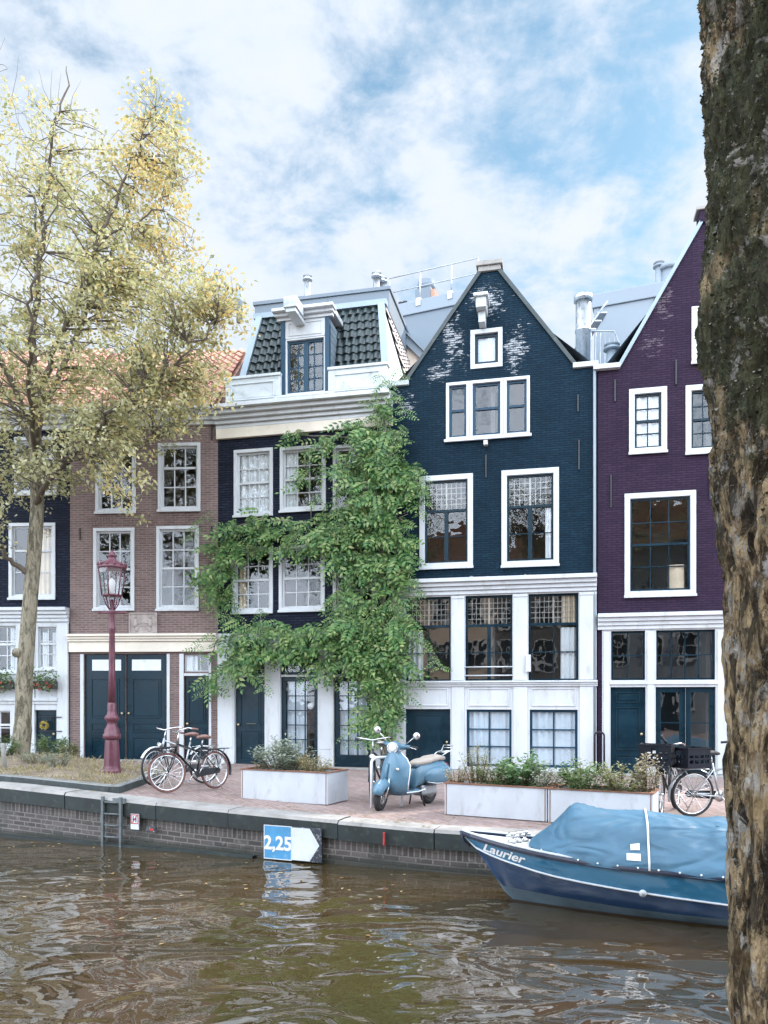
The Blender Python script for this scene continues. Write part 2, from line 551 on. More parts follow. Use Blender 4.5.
def rooms(h, z1, depth=3.2, floors=(), z0=-.1, x0=.06, x1=None):
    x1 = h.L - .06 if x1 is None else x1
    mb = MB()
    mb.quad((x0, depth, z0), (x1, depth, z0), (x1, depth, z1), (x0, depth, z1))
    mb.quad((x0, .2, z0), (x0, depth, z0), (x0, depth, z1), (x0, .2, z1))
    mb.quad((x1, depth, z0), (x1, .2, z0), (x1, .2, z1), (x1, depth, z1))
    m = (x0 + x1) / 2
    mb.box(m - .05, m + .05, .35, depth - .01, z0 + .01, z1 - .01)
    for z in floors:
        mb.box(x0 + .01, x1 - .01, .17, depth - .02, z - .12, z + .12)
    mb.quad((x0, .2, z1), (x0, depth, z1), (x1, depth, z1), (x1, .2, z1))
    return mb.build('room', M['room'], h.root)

def tiles(mb, o, eu, ev, nrm, wu, hv, tw=.24, th=.32, amp=.035, mi=0, trim=None):
    """rows of curved pantiles over a plane (o + u*eu + v*ev); trim(v)->(u0,u1) limits each row"""
    nrows = max(1, int(hv / th)); th = hv / nrows
    for j in range(nrows):
        v0, v1 = j * th, (j + 1) * th + .03
        u0, u1 = trim(min(hv, v0 + th * .5)) if trim else (0, wu)
        n = max(1, round((u1 - u0) / tw)); t = (u1 - u0) / n
        seg = 6
        vs = []
        for v, lift in ((v0, .045), (v1, .0)):
            for i in range(n * seg + 1):
                u = u0 + t * i / seg
                w = math.sin((i % seg) / seg * 2 * PI) * amp
                jit = noise.noise((u * 2, v0 * 3, 1.3)) * .012
                vs.append(o + eu * u + ev * v + nrm * (lift + w + amp + jit))
        k = n * seg + 1
        fs = [(i, i + 1, k + i + 1, k + i) for i in range(k - 1)]
        mb.add(vs, fs, mi, True)
        b = [o + eu * (u0 + t * i / seg) + ev * v0 + nrm * (.02) for i in range(k)]
        mb.add(b + vs[:k], [(i, i + 1, k + i + 1, k + i) for i in range(k - 1)], mi)

def anchor(h, px, py0, py1, mat='black'):
    u = h.u(px); z1, z0 = h.v(px, py0), h.v(px, py1)
    MB().box(u - .018, u + .018, -.035, -.002, z0, z1).build('wall_anchor', M[mat], h.root, bevel=.006)

M['lead'] = paint('lead bars', (.30, .29, .27), .6, .2, 6, .1)
M['frosted'] = paint('frosted glass light', (.62, .66, .66), .35, .12, 6, .05)
M['brass'] = paint('worn brass', (.5, .42, .26), .4, .2, 8, .05, metal=.8)

# ================================================================== vine house
hv = House('canal_house', 'dark brick canal house under the climbing vine, white cornice and tiled attic with dormer', 218, facade_Y(218), 393, facade_Y(393))
L = hv.L
R.seed(3)
for (x0, x1), (ya, yb) in (((234, 273), (449, 516)), ((280, 326), (446, 511)), ((333, 377), (444, 508)),
                           ((232, 273), (547, 613)), ((279, 325), (545, 611)), ((333, 377), (543, 609))):
    up = ya < 500
    cur = [('curtain', .0, 1.0, 0, 1, 5)] if up and x0 < 240 else ([('curtain', 0, .3, 0, 1, 3)] if up and x0 < 300 else ([('curtain_warm', .02, .25, 0, .9, 2)] if not up and x0 < 240 else None))
    window(hv, hv.rect(x0, ya, x1, yb), .085, 'white', 'white', 3, 4, .5, curtain=cur, sw=.05, bar=.026)
gz = hv.v(300, 612)
# ground floor: white posts, doors and transoms
zt = hv.v(300, 677)            # door heads
zl = hv.v(300, 640)            # top of transom lights
d1 = (hv.u(235), .05, hv.u(265), zt)
d2 = (hv.u(281), .05, hv.u(318), zt)
d3 = (hv.u(334), .05, hv.u(371), zt)
panel_door(hv, d1, panels=((0, .38), (.44, 1)), slot=.48, hs=-1)
glazed_door(hv, d2, curtain='curtain_blue', half=.68, kick=.13)
glazed_door(hv, d3, curtain='curtain_blue', kick=.13)
for i, d in enumerate((d1, d2, d3)):
    window(hv, (d[0], zt + .06, d[2], zl), .03, 'teal', 'teal', 2, 1, sill=False, part='transom_light', proud=-.02)
gf = MB()
edges = [(.0, d1[0]), (d1[2], d2[0]), (d2[2], d3[0]), (d3[2], L)]
for a, b in edges:
    gf.box(a + .002, b - .002, -.04, .12, .12, zl + .02)
    gf.box(a + .04, b - .04, -.055, -.042, .5, zt - .1)
    gf.box(a + .002, b - .002, -.06, .1, .0, .118)
gf.box(.002, L - .002, -.075, .1, zl + .023, zl + .20)
for d in (d1, d2, d3):
    gf.box(d[0] + .002, d[2] - .002, -.03, .12, zt + .003, zt + .058)
gf.build('ground_floor_front', M['white'], hv.root, bevel=.006)
MB().box(.0, L, -.32, -.065, -.1, .06).build('doorstep', M['stone'], hv.root, bevel=.015)
fz0, fz1 = 8.60, 8.86
wm2 = MB(); wall_sheet(wm2, 0, L, zl + .2, 8.7, [x for x in hv.holes if x[1] > zl + .1])
for x in (0, L):
    wm2.quad((x, 0, -.2), (x, 7, -.2), (x, 7, 9.3), (x, 0, 9.3))
wm2.quad((0, 7, -.2), (L, 7, -.2), (L, 7, 9.3), (0, 7, 9.3))
wm2.build('wall', M['navy_brick'], hv.root)
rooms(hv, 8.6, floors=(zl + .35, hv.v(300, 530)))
cm = MB()
cm.box(-.02, L + .0, -.09, .02, fz0, fz1)
cm.build('frieze', M['cream'], hv.root, bevel=.01)
cm = MB(); moulding(cm, -.03, L - .02, 8.865, 9.36, .50, 5, ends=.02); cm.build('cornice', M['white'], hv.root, bevel=.008)
# attic parapet with a notch for the dormer
pz1 = 10.08
da, db = hv.u(284.5), hv.u(328)
dz0 = hv.v(306, 395)
pm = MB()
pm.box(.28, L - .12, -.16, .05, 9.362, dz0 - .01)
pm.box(.28, da - .05, -.158, .048, dz0 - .008, pz1); pm.box(db + .05, L - .12, -.158, .048, dz0 - .008, pz1)
pm.box(.25, da - .04, -.20, .08, pz1 + .002, pz1 + .07); pm.box(db + .04, L - .09, -.20, .08, pz1 + .002, pz1 + .07)
pm.box(da - .1, db + .1, -.20, -.17, dz0 - .09, dz0 - .03)
pm.build('attic_parapet', M['worn_white'], hv.root, bevel=.008)
pp = MB()
for (a, b) in ((.45, da - .22), (db + .22, L - .3)):
    pp = MB(); frame_boxes(pp, (a, 9.52, b, pz1 - .12), .03, -.185, -.162)
    pp.build('parapet_panel', M['worn_white'], hv.root, bevel=.006)
# mansard roof
mz0, mz1 = 9.6, 12.15
bl, br = .42, L - .18
tl, tr = .80, L - .48
y0, y1 = .25, .95
rf = MB()
rf.quad((bl, y0, mz0), (br, y0, mz0), (tr, y1, mz1), (tl, y1, mz1))
rf.quad((bl, 6.8, mz0), (bl, y0, mz0), (tl, y1, mz1), (tl, 6.5, mz1))
rf.quad((tl, y1, mz1), (tr, y1, mz1), (tr, 6.5, mz1), (tl, 6.5, mz1))
rf.add([(br, y0, mz0), (L + .18, 1.0, 9.85), (tr, 1.0, mz1), (tr, y1, mz1)], [(0, 1, 2, 3)])
rf.quad((L + .05, 6.8, 9.3), (bl, 6.8, 9.3), (tl, 6.5, mz1), (tr, 6.5, mz1))
roof = rf.build('roof', M['zinc'], hv.root)
tm = MB()
ev = Vector((0, y1 - y0, mz1 - mz0)); hlen = ev.length; ev.normalize()
nrm = Vector((0, -ev.z, ev.y))
def trim_m(v):
    t = v / hlen
    return (bl + (tl - bl) * t + .10, br + (tr - br) * t - .10)
tiles(tm, Vector((0, y0, mz0)), Vector((1, 0, 0)), ev, nrm, L, hlen, .20, .24, .03, trim=trim_m)
tm.build('front_tiles', M['slate'], roof)
sm = MB()
o = Vector((L + .18, 1.05, 9.85)); e2 = Vector((tr - (L + .18), 0, mz1 - .0 - 9.85)); h2 = e2.length; e2.normalize()
n2 = Vector((e2.z, 0, -e2.x))
sm.quad((L + .18, 1.0, 9.85), (L + .18, 6.5, 9.85), (tr, 6.5, mz1), (tr, 1.0, mz1))
tiles(sm, o, Vector((0, 1, 0)), e2, n2, 5.4, h2, .26, .30, .035)
sm.build('side_tiles', M['grey_tile'], roof)
zm = MB()
for (a0, a1) in (((bl + .02, y0, mz0), (tl + .02, y1, mz1)), ((br - .02, y0, mz0), (tr - .02, y1, mz1))):
    a0, a1 = Vector(a0) + nrm * .06, Vector(a1) + nrm * .06
    x = Vector((.09, 0, 0)); t = nrm * .07
    zm.loft([[a0 - x, a0 + x, a0 + x + t, a0 - x + t], [a1 - x, a1 + x, a1 + x + t, a1 - x + t]], smooth=False)
zm.box(tl - .15, tr + .12, y1 - .12, y1 + .1, mz1 - .02, mz1 + .12)
zm.build('zinc_flashing', M['zinc'], roof)
pen = MB(); pen.box(tl - .3, tr + .1, y1 + .35, 6.0, mz1 + .0, mz1 + .58); pen.box(tl - .34, tr + .14, y1 + .31, 6.04, mz1 + .583, mz1 + .68)
for x in (1.6, 2.6): pen.box(x, x + .02, y1 + .335, y1 + .348, mz1 + .05, mz1 + .57)
pen.build('roof_upstand', M['panel'], hv.root, bevel=.01)
# dormer
wa, wb, wc, wd = hv.rect(285.8, 338, 325.5, 394)
dz1 = hv.v(306, 320)
dorm = MB().box(wa, wc, -.02, .05, dz0 - .02, wb - .002).build('dormer', M['white'], hv.root)
for a, b in ((wa - .12, wa - .002), (wc + .002, wc + .12)):
    MB().box(a, b, -.06, .06, dz0 - .02, dz1).build('side_post', M['teal_trim'], dorm, bevel=.008)
q = MB(); q.box(wa, wc, -.04, .05, wd + .004, dz1); frame_boxes(q, (wa + .08, wd + .06, wc - .08, dz1 - .06), .025, -.06, -.042)
q.build('dormer_head', M['white'], dorm, bevel=.006)
q = MB(); q.box(wa - .1, wa - .06, .062, 1.4, dz0, dz1 - .02); q.box(wc + .06, wc + .1, .062, 1.4, dz0, dz1 - .02)
for i in range(10):
    z = dz0 + .2 + i * .17
    q.box(wc + .102, wc + .118, .07, 1.35, z, z + .155)
q.build('dormer_cheek', M['zinc'], dorm)
q = MB(); moulding(q, wa - .18, wc + .18, dz1 + .002, dz1 + .24, .30, 3, ends=.1); q.box(wa - .25, wc + .25, .02, 1.7, dz1 + .1, dz1 + .235)
q.build('dormer_cornice', M['white'], dorm, bevel=.006)
q = MB(); ub = (wa + wc) / 2 - .12
q.box(ub - .17, ub + .17, -.85, -.305, dz1 - .06, dz1 + .20); q.box(ub - .13, ub + .13, -.80, -.062, dz1 - .16, dz1 - .062)
q.build('hoist_beam', M['worn_white'], dorm, bevel=.01)
hh = hv.holes; hv.holes = []
window(hv, (wa, wb, wc, wd), .04, 'white', 'teal_trim', 4, 4, mullion=.13, sw=.06, bar=.028, sill=False, part='dormer_window')
hv.holes = hh
MB().box(wa + .01, wc - .01, .5, .55, wb, wd).build('attic_room', M['room'], dorm)
# stickers on the glass door
MB().lathe([(.085, 0), (.085, -.004)], 20, (d2[2] - .22, .072, .05 + (zt) * .66), axis='y').build('glass_sticker', M['curtain'], hv.root)

# ================================================================== blue gable house
hb = House('gable_house', 'dark blue brick gable house with peeling white patches and white ground floor', 393, facade_Y(393), 596.5, facade_Y(596.5))
L = hb.L
apx = hb.u(489.5); capz = hb.v(489, 271)
fl, fr_ = hb.u(407), hb.u(575)
fzl = 9.68
spots = [(hb.u(452), hb.v(452, 345), .85, 1.5), (hb.u(515), hb.v(515, 350), .6, 1.3), (hb.u(487), hb.v(487, 300), .9, .9),
         (hb.u(405), hb.v(405, 400), .55, .8), (hb.u(440), hb.v(440, 372), .9, .5), (2.6, hb.v(490, 578), 2.6, .12)]
M['blue_brick'] = brick_mat('blue black painted brick', (.0045, .020, .036), (.009, .030, .050), (.003, .0115, .021), bh=.055, bump=.8, gap=.011, spots=spots, wear_col=(.40, .42, .44), var=.5)
blue_dark = 'teal'
def casement(x0, y0_, x1, y1_, cur=None):
    window(hb, hb.rect(x0, y0_, x1, y1_), .13, 'white', 'teal', 2, 2, mullion=.10, sw=.05, bar=.02, lattice=.36, transom_lattice=(8, 5), curtain=cur)
casement(419.5, 475, 473, 568)
casement(501.5, 469, 559, 566, [('curtain', .86, 1.0, 0, .62, 2)])
# three-light attic window
r3 = hb.rect(446, 379.5, 530, 438)
a, b, c, d = r3
W3 = c - a
for k, (f0, f1) in enumerate(((0, .285), (.285, .69), (.69, 1.0))):
    window(hb, (a + W3 * f0 + .002, b, a + W3 * f1 - .002, d), .075, 'white', 'teal_trim', 1, 2, .52, sw=.06, bar=.03, sill=False, hole=False)
hb.holes.append((a + .01, b + .01, c - .01, d - .01))
MB().box(a - .04, c + .04, -.09, -.032, b - .05, b + .02).build('window_ledge', M['white'], hb.root, bevel=.006)
window(hb, hb.rect(470.5, 329, 502.5, 368), .105, 'white', 'teal', 1, 1, sw=.075, sill=False, curtain=[('curtain_blue', 0, 1, 0, 1, 1)])
# shop-like ground floor: two rows of openings between white pilasters
ztop = hb.v(495, 578); zc0 = hb.v(495, 594)
zs = hb.v(495, 686)
cols3 = [(405.5, 451.5), (465, 513), (528, 579)]
cur3 = [[('curtain', .0, .36, 0, .62, 3)], None, [('curtain', .66, 1.0, 0, .62, 3), ('curtain_warm', .68, 1, .66, 1, 3)]]
gholes = []
hb2holes = hb.holes; hb.holes = []
for (x0, x1), cu in zip(cols3, cur3):
    window(hb, (hb.u(x0), hb.v(495, 681.5), hb.u(x1), zc0 - .02), .012, 'teal', 'teal', 2, 2, sw=.05, bar=.024, lattice=.34, transom_lattice=(10, 5),
           mullion=.085 if x0 == 465 else 0, sill=False, curtain=cu, proud=.0, glass='glass_low')
for (x0, x1) in cols3[1:]:
    window(hb, (hb.u(x0) + .03, hb.v(545, 768), hb.u(x1) - .02, hb.v(495, 709)), .012, 'teal_trim', 'teal_trim', 2, 3, sw=.06, bar=.03, sill=False,
           curtain=[('curtain_blue', 0, .49, 0, 1, 3), ('curtain_blue', .51, 1, 0, 1, 3)], proud=.0)
panel_door(hb, (hb.u(405.5), .02, hb.u(450.5), hb.v(428, 709)), panels=((.0, .98),), hs=1)
gholes = hb.holes; hb.holes = hb2holes
gm = MB()
wall_sheet(gm, .0, L, -.15, zc0 + .1, gholes, y=-.04, depth=.12)
gm.build('ground_floor_front', M['white'], hb.root)
ed = [(.0, hb.u(405.5)), (hb.u(451.5), hb.u(465)), (hb.u(513), hb.u(528)), (hb.u(579), L)]
pl = MB()
for a, b in ed:
    pl = MB()
    pl.box(a + .01, b - .01, -.075, -.042, .05, zs - .02)
    pl.box(a + .01, b - .01, -.075, -.042, zs + .14, zc0 - .1)
    pl.box(a - .0, b + .0, -.09, -.042, zc0 - .098, zc0 - .03)
    pl.build('pilaster', M['white'], hb.root, bevel=.008)
pn = MB()
for (x0, x1) in cols3:
    a, b = hb.u(x0), hb.u(x1); pn = MB()
    frame_boxes(pn, (a + .08, hb.v(495, 706), b - .08, zs - .05), .03, -.065, -.042)
    pn.build('apron_panel', M['white'], hb.root, bevel=.006)
sb = MB(); moulding(sb, .0, L + .02, zs - .012, zs + .13, .16, 3, ends=.0, base=.08); sb.build('string_course', M['white'], hb.root, bevel=.008)
cm = MB(); moulding(cm, -.0, L, zc0 + .0, ztop, .30, 4, ends=.0, base=.07); cm.build('cornice', M['white'], hb.root, bevel=.008)
rl = MB()
for z in (hb.v(490, 675.5), hb.v(490, 667)):
    rl = MB(); rl.tube([(hb.u(465), -.06, z), (hb.u(513), -.06, z)], .016, 6)
    rl.build('window_guard_rail', M['white'], hb.root)
MB().box(hb.u(526), hb.u(531), -.16, -.08, hb.v(528, 672), hb.v(528, 655)).build('wall_sign', M['white'], hb.root, bevel=.008)
MB().box(0, L, -.30, -.095, -.12, .05).build('doorstep', M['stone'], hb.root, bevel=.015)
def half(p, q, inside):                            # half plane left or right of the line p-q that holds the point inside
    a, b = q[1] - p[1], -(q[0] - p[0])
    c = a * p[0] + b * p[1]
    return (a, b, c) if a * inside[0] + b * inside[1] <= c else (-a, -b, -c)
def gable(fl, fr, fz, ap, cz):
    i = (ap, fz + .3)
    return [half((fl, fz), (ap - .2, cz), i), half((fr, fz), (ap + .2, cz), i)]
wm = MB()
wall_sheet(wm, 0, L, zc0, fzl, [h for h in hb.holes if h[1] < fzl])
pls = gable(fl, fr_, fzl, apx, capz)
wall_sheet(wm, fl, fr_, fzl, capz, [h for h in hb.holes if h[3] > fzl], planes=pls)
for x in (0, L):
    wm.quad((x, 0, -.2), (x, 8, -.2), (x, 8, fzl), (x, 0, fzl))
wm.quad((0, 8, -.2), (L, 8, -.2), (L, 8, fzl), (0, 8, fzl))
wm.build('wall', M['blue_brick'], hb.root)
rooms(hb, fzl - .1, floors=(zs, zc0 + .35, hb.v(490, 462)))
MB().quad((fl, 2.5, fzl), (fr_, 2.5, fzl), (apx + .2, 2.5, capz), (apx - .2, 2.5, capz)).build('attic_room', M['room'], hb.root)
cp = MB()
for x, s in ((fl, -1), (fr_, 1)):
    p0, p1 = Vector((x, 0, fzl)), Vector((apx + s * .2, 0, capz))
    t = (p1 - p0).normalized(); nn = Vector((-t.z, 0, t.x)) * (1 if s < 0 else -1)
    yv = Vector((0, 1, 0))
    ring = lambda p: [p - yv * .05 - nn * .02, p + yv * .30 - nn * .02, p + yv * .30 + nn * .07, p - yv * .05 + nn * .07]
    cp.loft([ring(p0), ring(p1)], smooth=False)
cp.build('gable_coping', M['slate'], hb.root)
q = MB(); q.box(apx - .27, apx + .27, -.07, .34, capz - .02, capz + .10); q.box(apx - .32, apx + .32, -.12, .38, capz + .102, capz + .22)
q.build('gable_cap', M['stone'], hb.root, bevel=.012)
q = MB()
q.box(-.02, fl + .05, -.08, .3, fzl - .10, fzl + .02); q.build('shoulder_stone', M['worn_white'], hb.root, bevel=.01)
q = MB(); q.box(fr_ - .05, L + .04, -.08, .3, fzl - .06, fzl + .06)
q.build('shoulder_stone', M['worn_white'], hb.root, bevel=.01)
rg = MB(); rz = capz - .25
for s, x, xe in ((-1, fl, -.12), (1, fr_, L + .12)):
    za = fzl - .05
    rg.quad((xe, .2, za), (apx, .2, rz), (apx, 8, rz), (xe, 8, za))
    rg.box(min(xe, xe + s * .14), max(xe, xe + s * .14), .18, 8, za - .1, za + .06)
rg.quad((0, 8, fzl - .1), (L, 8, fzl - .1), (apx, 8, rz), (apx, 8, rz - .01))
rg.build('roof', M['zinc'], hb.root)
hk = MB(); a = hb.u(483); z = hb.v(483, 317)
hk.box(a - .12, a + .12, -.55, .0, z - .02, z + .22); hk.box(a - .17, a + .17, -.62, .0, z + .222, z + .30); hk.box(a - .08, a + .08, -.34, .0, z - .28, z - .022)
hk.build('hoist_beam', M['worn_white'], hb.root, bevel=.012)
for px, y0_, y1_ in ((486, 455, 478), (579, 440, 470), (578, 395, 412), (404, 450, 475)): anchor(hb, px, y0_, y1_)
hl = MB(); a = hb.u(486); z = hb.v(486, 441); hl.box(a - .05, a + .05, -.14, .0, z - .13, z - .02); hl.build('wall_lamp', M['white'], hb.root, bevel=.01)
hl = MB(); a = hb.u(594.5); hl.tube([(a, -.06, .1), (a, -.06, fzl - .1)], .035, 8); hl.build('drain_pipe', M['panel_white'], hb.root)

# ================================================================== aubergine gable house
hp = House('gable_house', 'aubergine purple brick gable house with white framed windows beside the near tree trunk', 597.5, facade_Y(597.5), 832, facade_Y(832))
L = hp.L
ap = L * .5; fl, fr_ = hp.u(619), L - hp.u(619); fz = hp.v(619, 368); cz = 12.70
for r_, kw in (((629, 388, 667, 453), dict(cols=2, rows=4, split=.5, curtain=[('curtain', 0, 1, 0, 1, 2)])),
              ((685.5, 384, 731, 453), dict(cols=3, rows=4, split=.5)),
              ((757, 384, 795, 453), dict(cols=2, rows=4, split=.5)),
              ((624.5, 492, 696, 596), dict(cols=3, rows=4, split=.5, curtain=[('curtain_warm', .66, .95, 0, .27, 1)])),
              ((735, 492, 806, 596), dict(cols=3, rows=4, split=.5)),
              ((691.5, 305, 732, 362), dict(cols=1, rows=1, curtain=[('curtain_blue', 0, 1, 0, 1, 1)]))):
    window(hp, hp.rect(*r_), .125, 'white', 'teal', sw=.05, bar=.024, **kw)
zc1, zc0 = hp.v(660, 613), hp.v(660, 629)
up = hp.holes; hp.holes = []
zb = hp.v(660, 680.5)
window(hp, (hp.u(610.5), zb, hp.u(645.5), zc0 - .02), .012, 'teal', 'teal', 2, 2, sw=.045, bar=.026, sill=False, part='transom_light', proud=0, glass='glass_low')
window(hp, (hp.u(655.5), zb, hp.u(715.5), zc0 - .02), .012, 'teal', 'teal', 4, 2, sw=.045, bar=.026, sill=False, part='transom_light', proud=0, glass='glass_low')
zd = hp.v(660, 687)
panel_door(hp, (hp.u(610.5), .02, hp.u(645.5), zd), panels=((0, .18), (.24, .80), (.86, 1.0)), hs=1)
m = hp.u(685.5)
glazed_door(hp, (hp.u(655.5), .02, m, zd), cols=1, rows=2, kick=.24, stile=.12, curtain=None, glass='glass_low')
glazed_door(hp, (m, .02, hp.u(715.5), zd), cols=1, rows=2, kick=.24, stile=.12, curtain=None, glass='glass_low')
MB().box(m - .02, m + .02, .03, .09, .03, zd - .01).build('meeting_stile', M['teal'], hp.root)
panel_door(hp, (hp.u(735), .02, hp.u(780), zd), panels=((0, .4), (.46, 1)), hs=1)
gm = MB(); x0 = hp.u(602); wall_sheet(gm, x0, L, -.15, zc0 + .05, hp.holes, y=-.03, depth=.12); gm.build('ground_floor_front', M['white'], hp.root)
q = MB()
for a, b in ((603.5, 609.5), (647, 654), (717, 733)):
    MB().box(hp.u(a), hp.u(b), -.06, -.032, .06, zc0 - .06).build('door_post', M['white'], hp.root, bevel=.006)
q.box(hp.u(609.5), hp.u(717), -.07, -.032, zb - .09, zb - .015)
q.build('door_head', M['white'], hp.root, bevel=.006)
cm = MB(); moulding(cm, -.0, L, zc0, zc1, .24, 4, ends=0, base=.06); cm.build('cornice', M['white'], hp.root, bevel=.008)
hp.holes = up
wm = MB(); wall_sheet(wm, 0, L, zc0, fz, [h for h in up if h[1] < fz])
wall_sheet(wm, 0, x0, -.15, zc0, [])
pls = gable(fl, fr_, fz, ap, cz)
wall_sheet(wm, fl, fr_, fz, cz, [h for h in up if h[3] > fz], planes=pls)
for x in (0, L): wm.quad((x, 0, -.2), (x, 8, -.2), (x, 8, fz), (x, 0, fz))
wm.quad((0, 8, -.2), (L, 8, -.2), (L, 8, fz), (0, 8, fz))
wm.build('wall', M['purple_brick'], hp.root)
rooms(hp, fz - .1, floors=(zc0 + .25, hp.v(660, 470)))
MB().quad((fl, 2.5, fz), (fr_, 2.5, fz), (ap + .2, 2.5, cz), (ap - .2, 2.5, cz)).build('attic_room', M['room'], hp.root)
cp = MB()
for x, s in ((fl, -1), (fr_, 1)):
    p0, p1 = Vector((x, 0, fz)), Vector((ap + s * .2, 0, cz))
    t = (p1 - p0).normalized(); nn = Vector((-t.z, 0, t.x)) * (1 if s < 0 else -1); yv = Vector((0, 1, 0))
    ring = lambda p: [p - yv * .06 - nn * .02, p + yv * .30 - nn * .02, p + yv * .30 + nn * .06, p - yv * .06 + nn * .06]
    cp.loft([ring(p0), ring(p1)], smooth=False)
cp.build('gable_coping', M['zinc'], hp.root)
q = MB(); q.box(ap - .26, ap + .26, -.06, .34, cz - .02, cz + .26, 1); q.box(ap - .32, ap + .32, -.10, .38, cz + .262, cz + .34)
q.build('gable_cap', [M['stone'], M['purple_brick']], hp.root, bevel=.01)
rg = MB(); rz = cz - .2
for s, xe in ((-1, -.05), (1, L + .05)):
    rg.quad((xe, .2, fz - .1), (ap, .2, rz), (ap, 8, rz), (xe, 8, fz - .1))
rg.quad((0, 8, fz - .1), (L, 8, fz - .1), (ap, 8, rz), (ap, 8, rz - .01))
rg.build('roof', M['zinc'], hp.root)
q = MB(); q.box(-.1, fl + .02, -.14, .4, fz - .03, fz + .08); q.build('gutter', M['white'], hp.root, bevel=.01)
for px, y0_, y1_ in ((615, 380, 402), (611, 475, 508), (710, 470, 500), (676, 360, 385)): anchor(hp, px, y0_, y1_, 'black')
MB().box(0, L, -.30, -.075, -.12, .04).build('doorstep', M['stone'], hp.root, bevel=.015)

# ================================================================== brown brick house
ho = House('brick_house', 'brown brick house with orange tiled roof, white sash windows and dark double doors', 70, 20.55, 218, facade_Y(218))
L = ho.L
for r_ in ((95.5, 447, 136, 513), (158, 443, 200.5, 511)):
    window(ho, ho.rect(*r_), .085, 'white', 'white', 3, 3, .66, sw=.05, bar=.026)
for i, r_ in enumerate(((93.5, 528, 134.5, 610), (156.5, 526, 199, 610))):
    window(ho, ho.rect(*r_), .085, 'white', 'white', 3, 4, .5, sw=.05, bar=.026)
zcor0, zcor1 = ho.v(145, 652), ho.v(145, 636)
dd = (ho.u(84), .05, ho.u(167), ho.v(125, 654))
m = (dd[0] + dd[2]) / 2
panel_door(ho, (dd[0], .05, m - .003, dd[3]), panels=((0, .22), (.27, .36), (.41, .80)), glaze=[(.18, .88, .85, .95)], hs=1)
panel_door(ho, (m + .003, .05, dd[2], dd[3]), panels=((0, .22), (.27, .36), (.41, .80)), glaze=[(.14, .84, .85, .95)], hs=-1)
sd = (ho.u(184), .05, ho.u(209), ho.v(196, 676))
panel_door(ho, sd, panels=((0, .4), (.46, 1.0)), hs=-1)
window(ho, (sd[0], ho.v(196, 672), sd[2], ho.v(196, 654)), .012, 'white', 'white', 3, 1, sw=.03, bar=.02, sill=False, part='transom_light', proud=0, curtain=[('curtain', 0, .5, 0, 1, 2)])
fm = MB()
for a, b, z1 in ((ho.u(80.5), dd[0], dd[3]), (dd[2], ho.u(170), dd[3]), (ho.u(179.5), sd[0], dd[3]), (sd[2], ho.u(211.5), dd[3])):
    fm = MB(); fm.box(a + .001, b - .001, -.03, .12, .0, z1); fm.build('door_post', M['white'], ho.root, bevel=.005)
fm = MB(); fm.box(sd[0] + .001, sd[2] - .001, -.028, .12, sd[3] + .002, sd[3] + .07)
fm.build('door_head', M['white'], ho.root, bevel=.005)
ho.holes.append((dd[0] - .08, dd[1], dd[2] + .06, dd[3]))
cm = MB(); cm.box(.0, L, -.09, .0, zcor0 + .0, zcor0 + .27); moulding(cm, .0, L, zcor0 + .275, zcor1 + .05, .24, 3, ends=0, base=.12)
cm.build('lintel_cornice', M['cream'], ho.root, bevel=.008)
wtop = 9.25
wm = MB(); wall_sheet(wm, 0, L, -.2, wtop, ho.holes)
for x in (0, L): wm.quad((x, 0, -.2), (x, 8, -.2), (x, 8, wtop), (x, 0, wtop))
wm.quad((0, 8, -.2), (L, 8, -.2), (L, 8, wtop), (0, 8, wtop))
wm.build('wall', M['brown_brick'], ho.root)
rooms(ho, wtop - .1, floors=(zcor1 + .1, ho.v(145, 522)))
# soldier courses over the lower windows, made of single standing bricks
so = MB(); R.seed(11)
for (x0, x1) in ((93.5, 134.5), (156.5, 199)):
    so = MB(); a, b = ho.u(x0) - .08, ho.u(x1) + .08; n = 17
    zb_ = ho.v((x0 + x1) / 2, 527)
    for i in range(n):
        t = (i + .5) / n - .5; x = a + (b - a) * (i + .5) / n; w = (b - a) / n * .42
        zo = .09 * (1 - (2 * t) ** 2); le = t * .12
        so.prism([(x - w, zb_ + zo), (x + w, zb_ + zo), (x + w + le, zb_ + zo + .24), (x - w + le, zb_ + zo + .24)], -.012, .02)
    so.build('brick_arch', M['brown_brick'], ho.root)
M['plaque'] = paint('carved sandstone', (.36, .31, .29), .8, .2, 8, .3)
pr = ho.rect(129.5, 613, 157.5, 635)
q = MB().box(pr[0], pr[2], -.03, .0, pr[1], pr[3])
plq = q.build('gable_stone', M['plaque'], ho.root, bevel=.006)
q = MB(); frame_boxes(q, pr, .03, -.055, -.032)
def blob(mb, x, y, z, rx, ry, rz): mb.grid(lambda i, j: (x + rx * math.sin(PI * j) * math.cos(2 * PI * i), y - ry * math.sin(PI * j) * math.sin(2 * PI * i), z + rz * math.cos(PI * j)), 8, 6)
cx_, cz_ = (pr[0] + pr[2]) / 2, (pr[1] + pr[3]) / 2
for s in (-1, 1):
    blob(q, cx_ + s * .2, -.035, cz_ + .02, .06, .06, .12); blob(q, cx_ + s * .2, -.035, cz_ + .18, .035, .03, .04)
    blob(q, cx_ + s * .17, -.035, cz_ - .14, .06, .02, .07); blob(q, cx_ + s * .11, -.035, cz_ + .02, .08, .02, .025)
q.box(cx_ - .12, cx_ + .12, -.045, -.031, cz_ - .06, cz_ - .03)
q.build('relief_figures', M['plaque'], plq)
cm = MB(); moulding(cm, -.0, L - .06, 9.0, 9.42, .36, 4, ends=0); cm.build('eaves_cornice', M['white'], ho.root, bevel=.008)
rt = MB(); rise = 3.1; run = 3.6
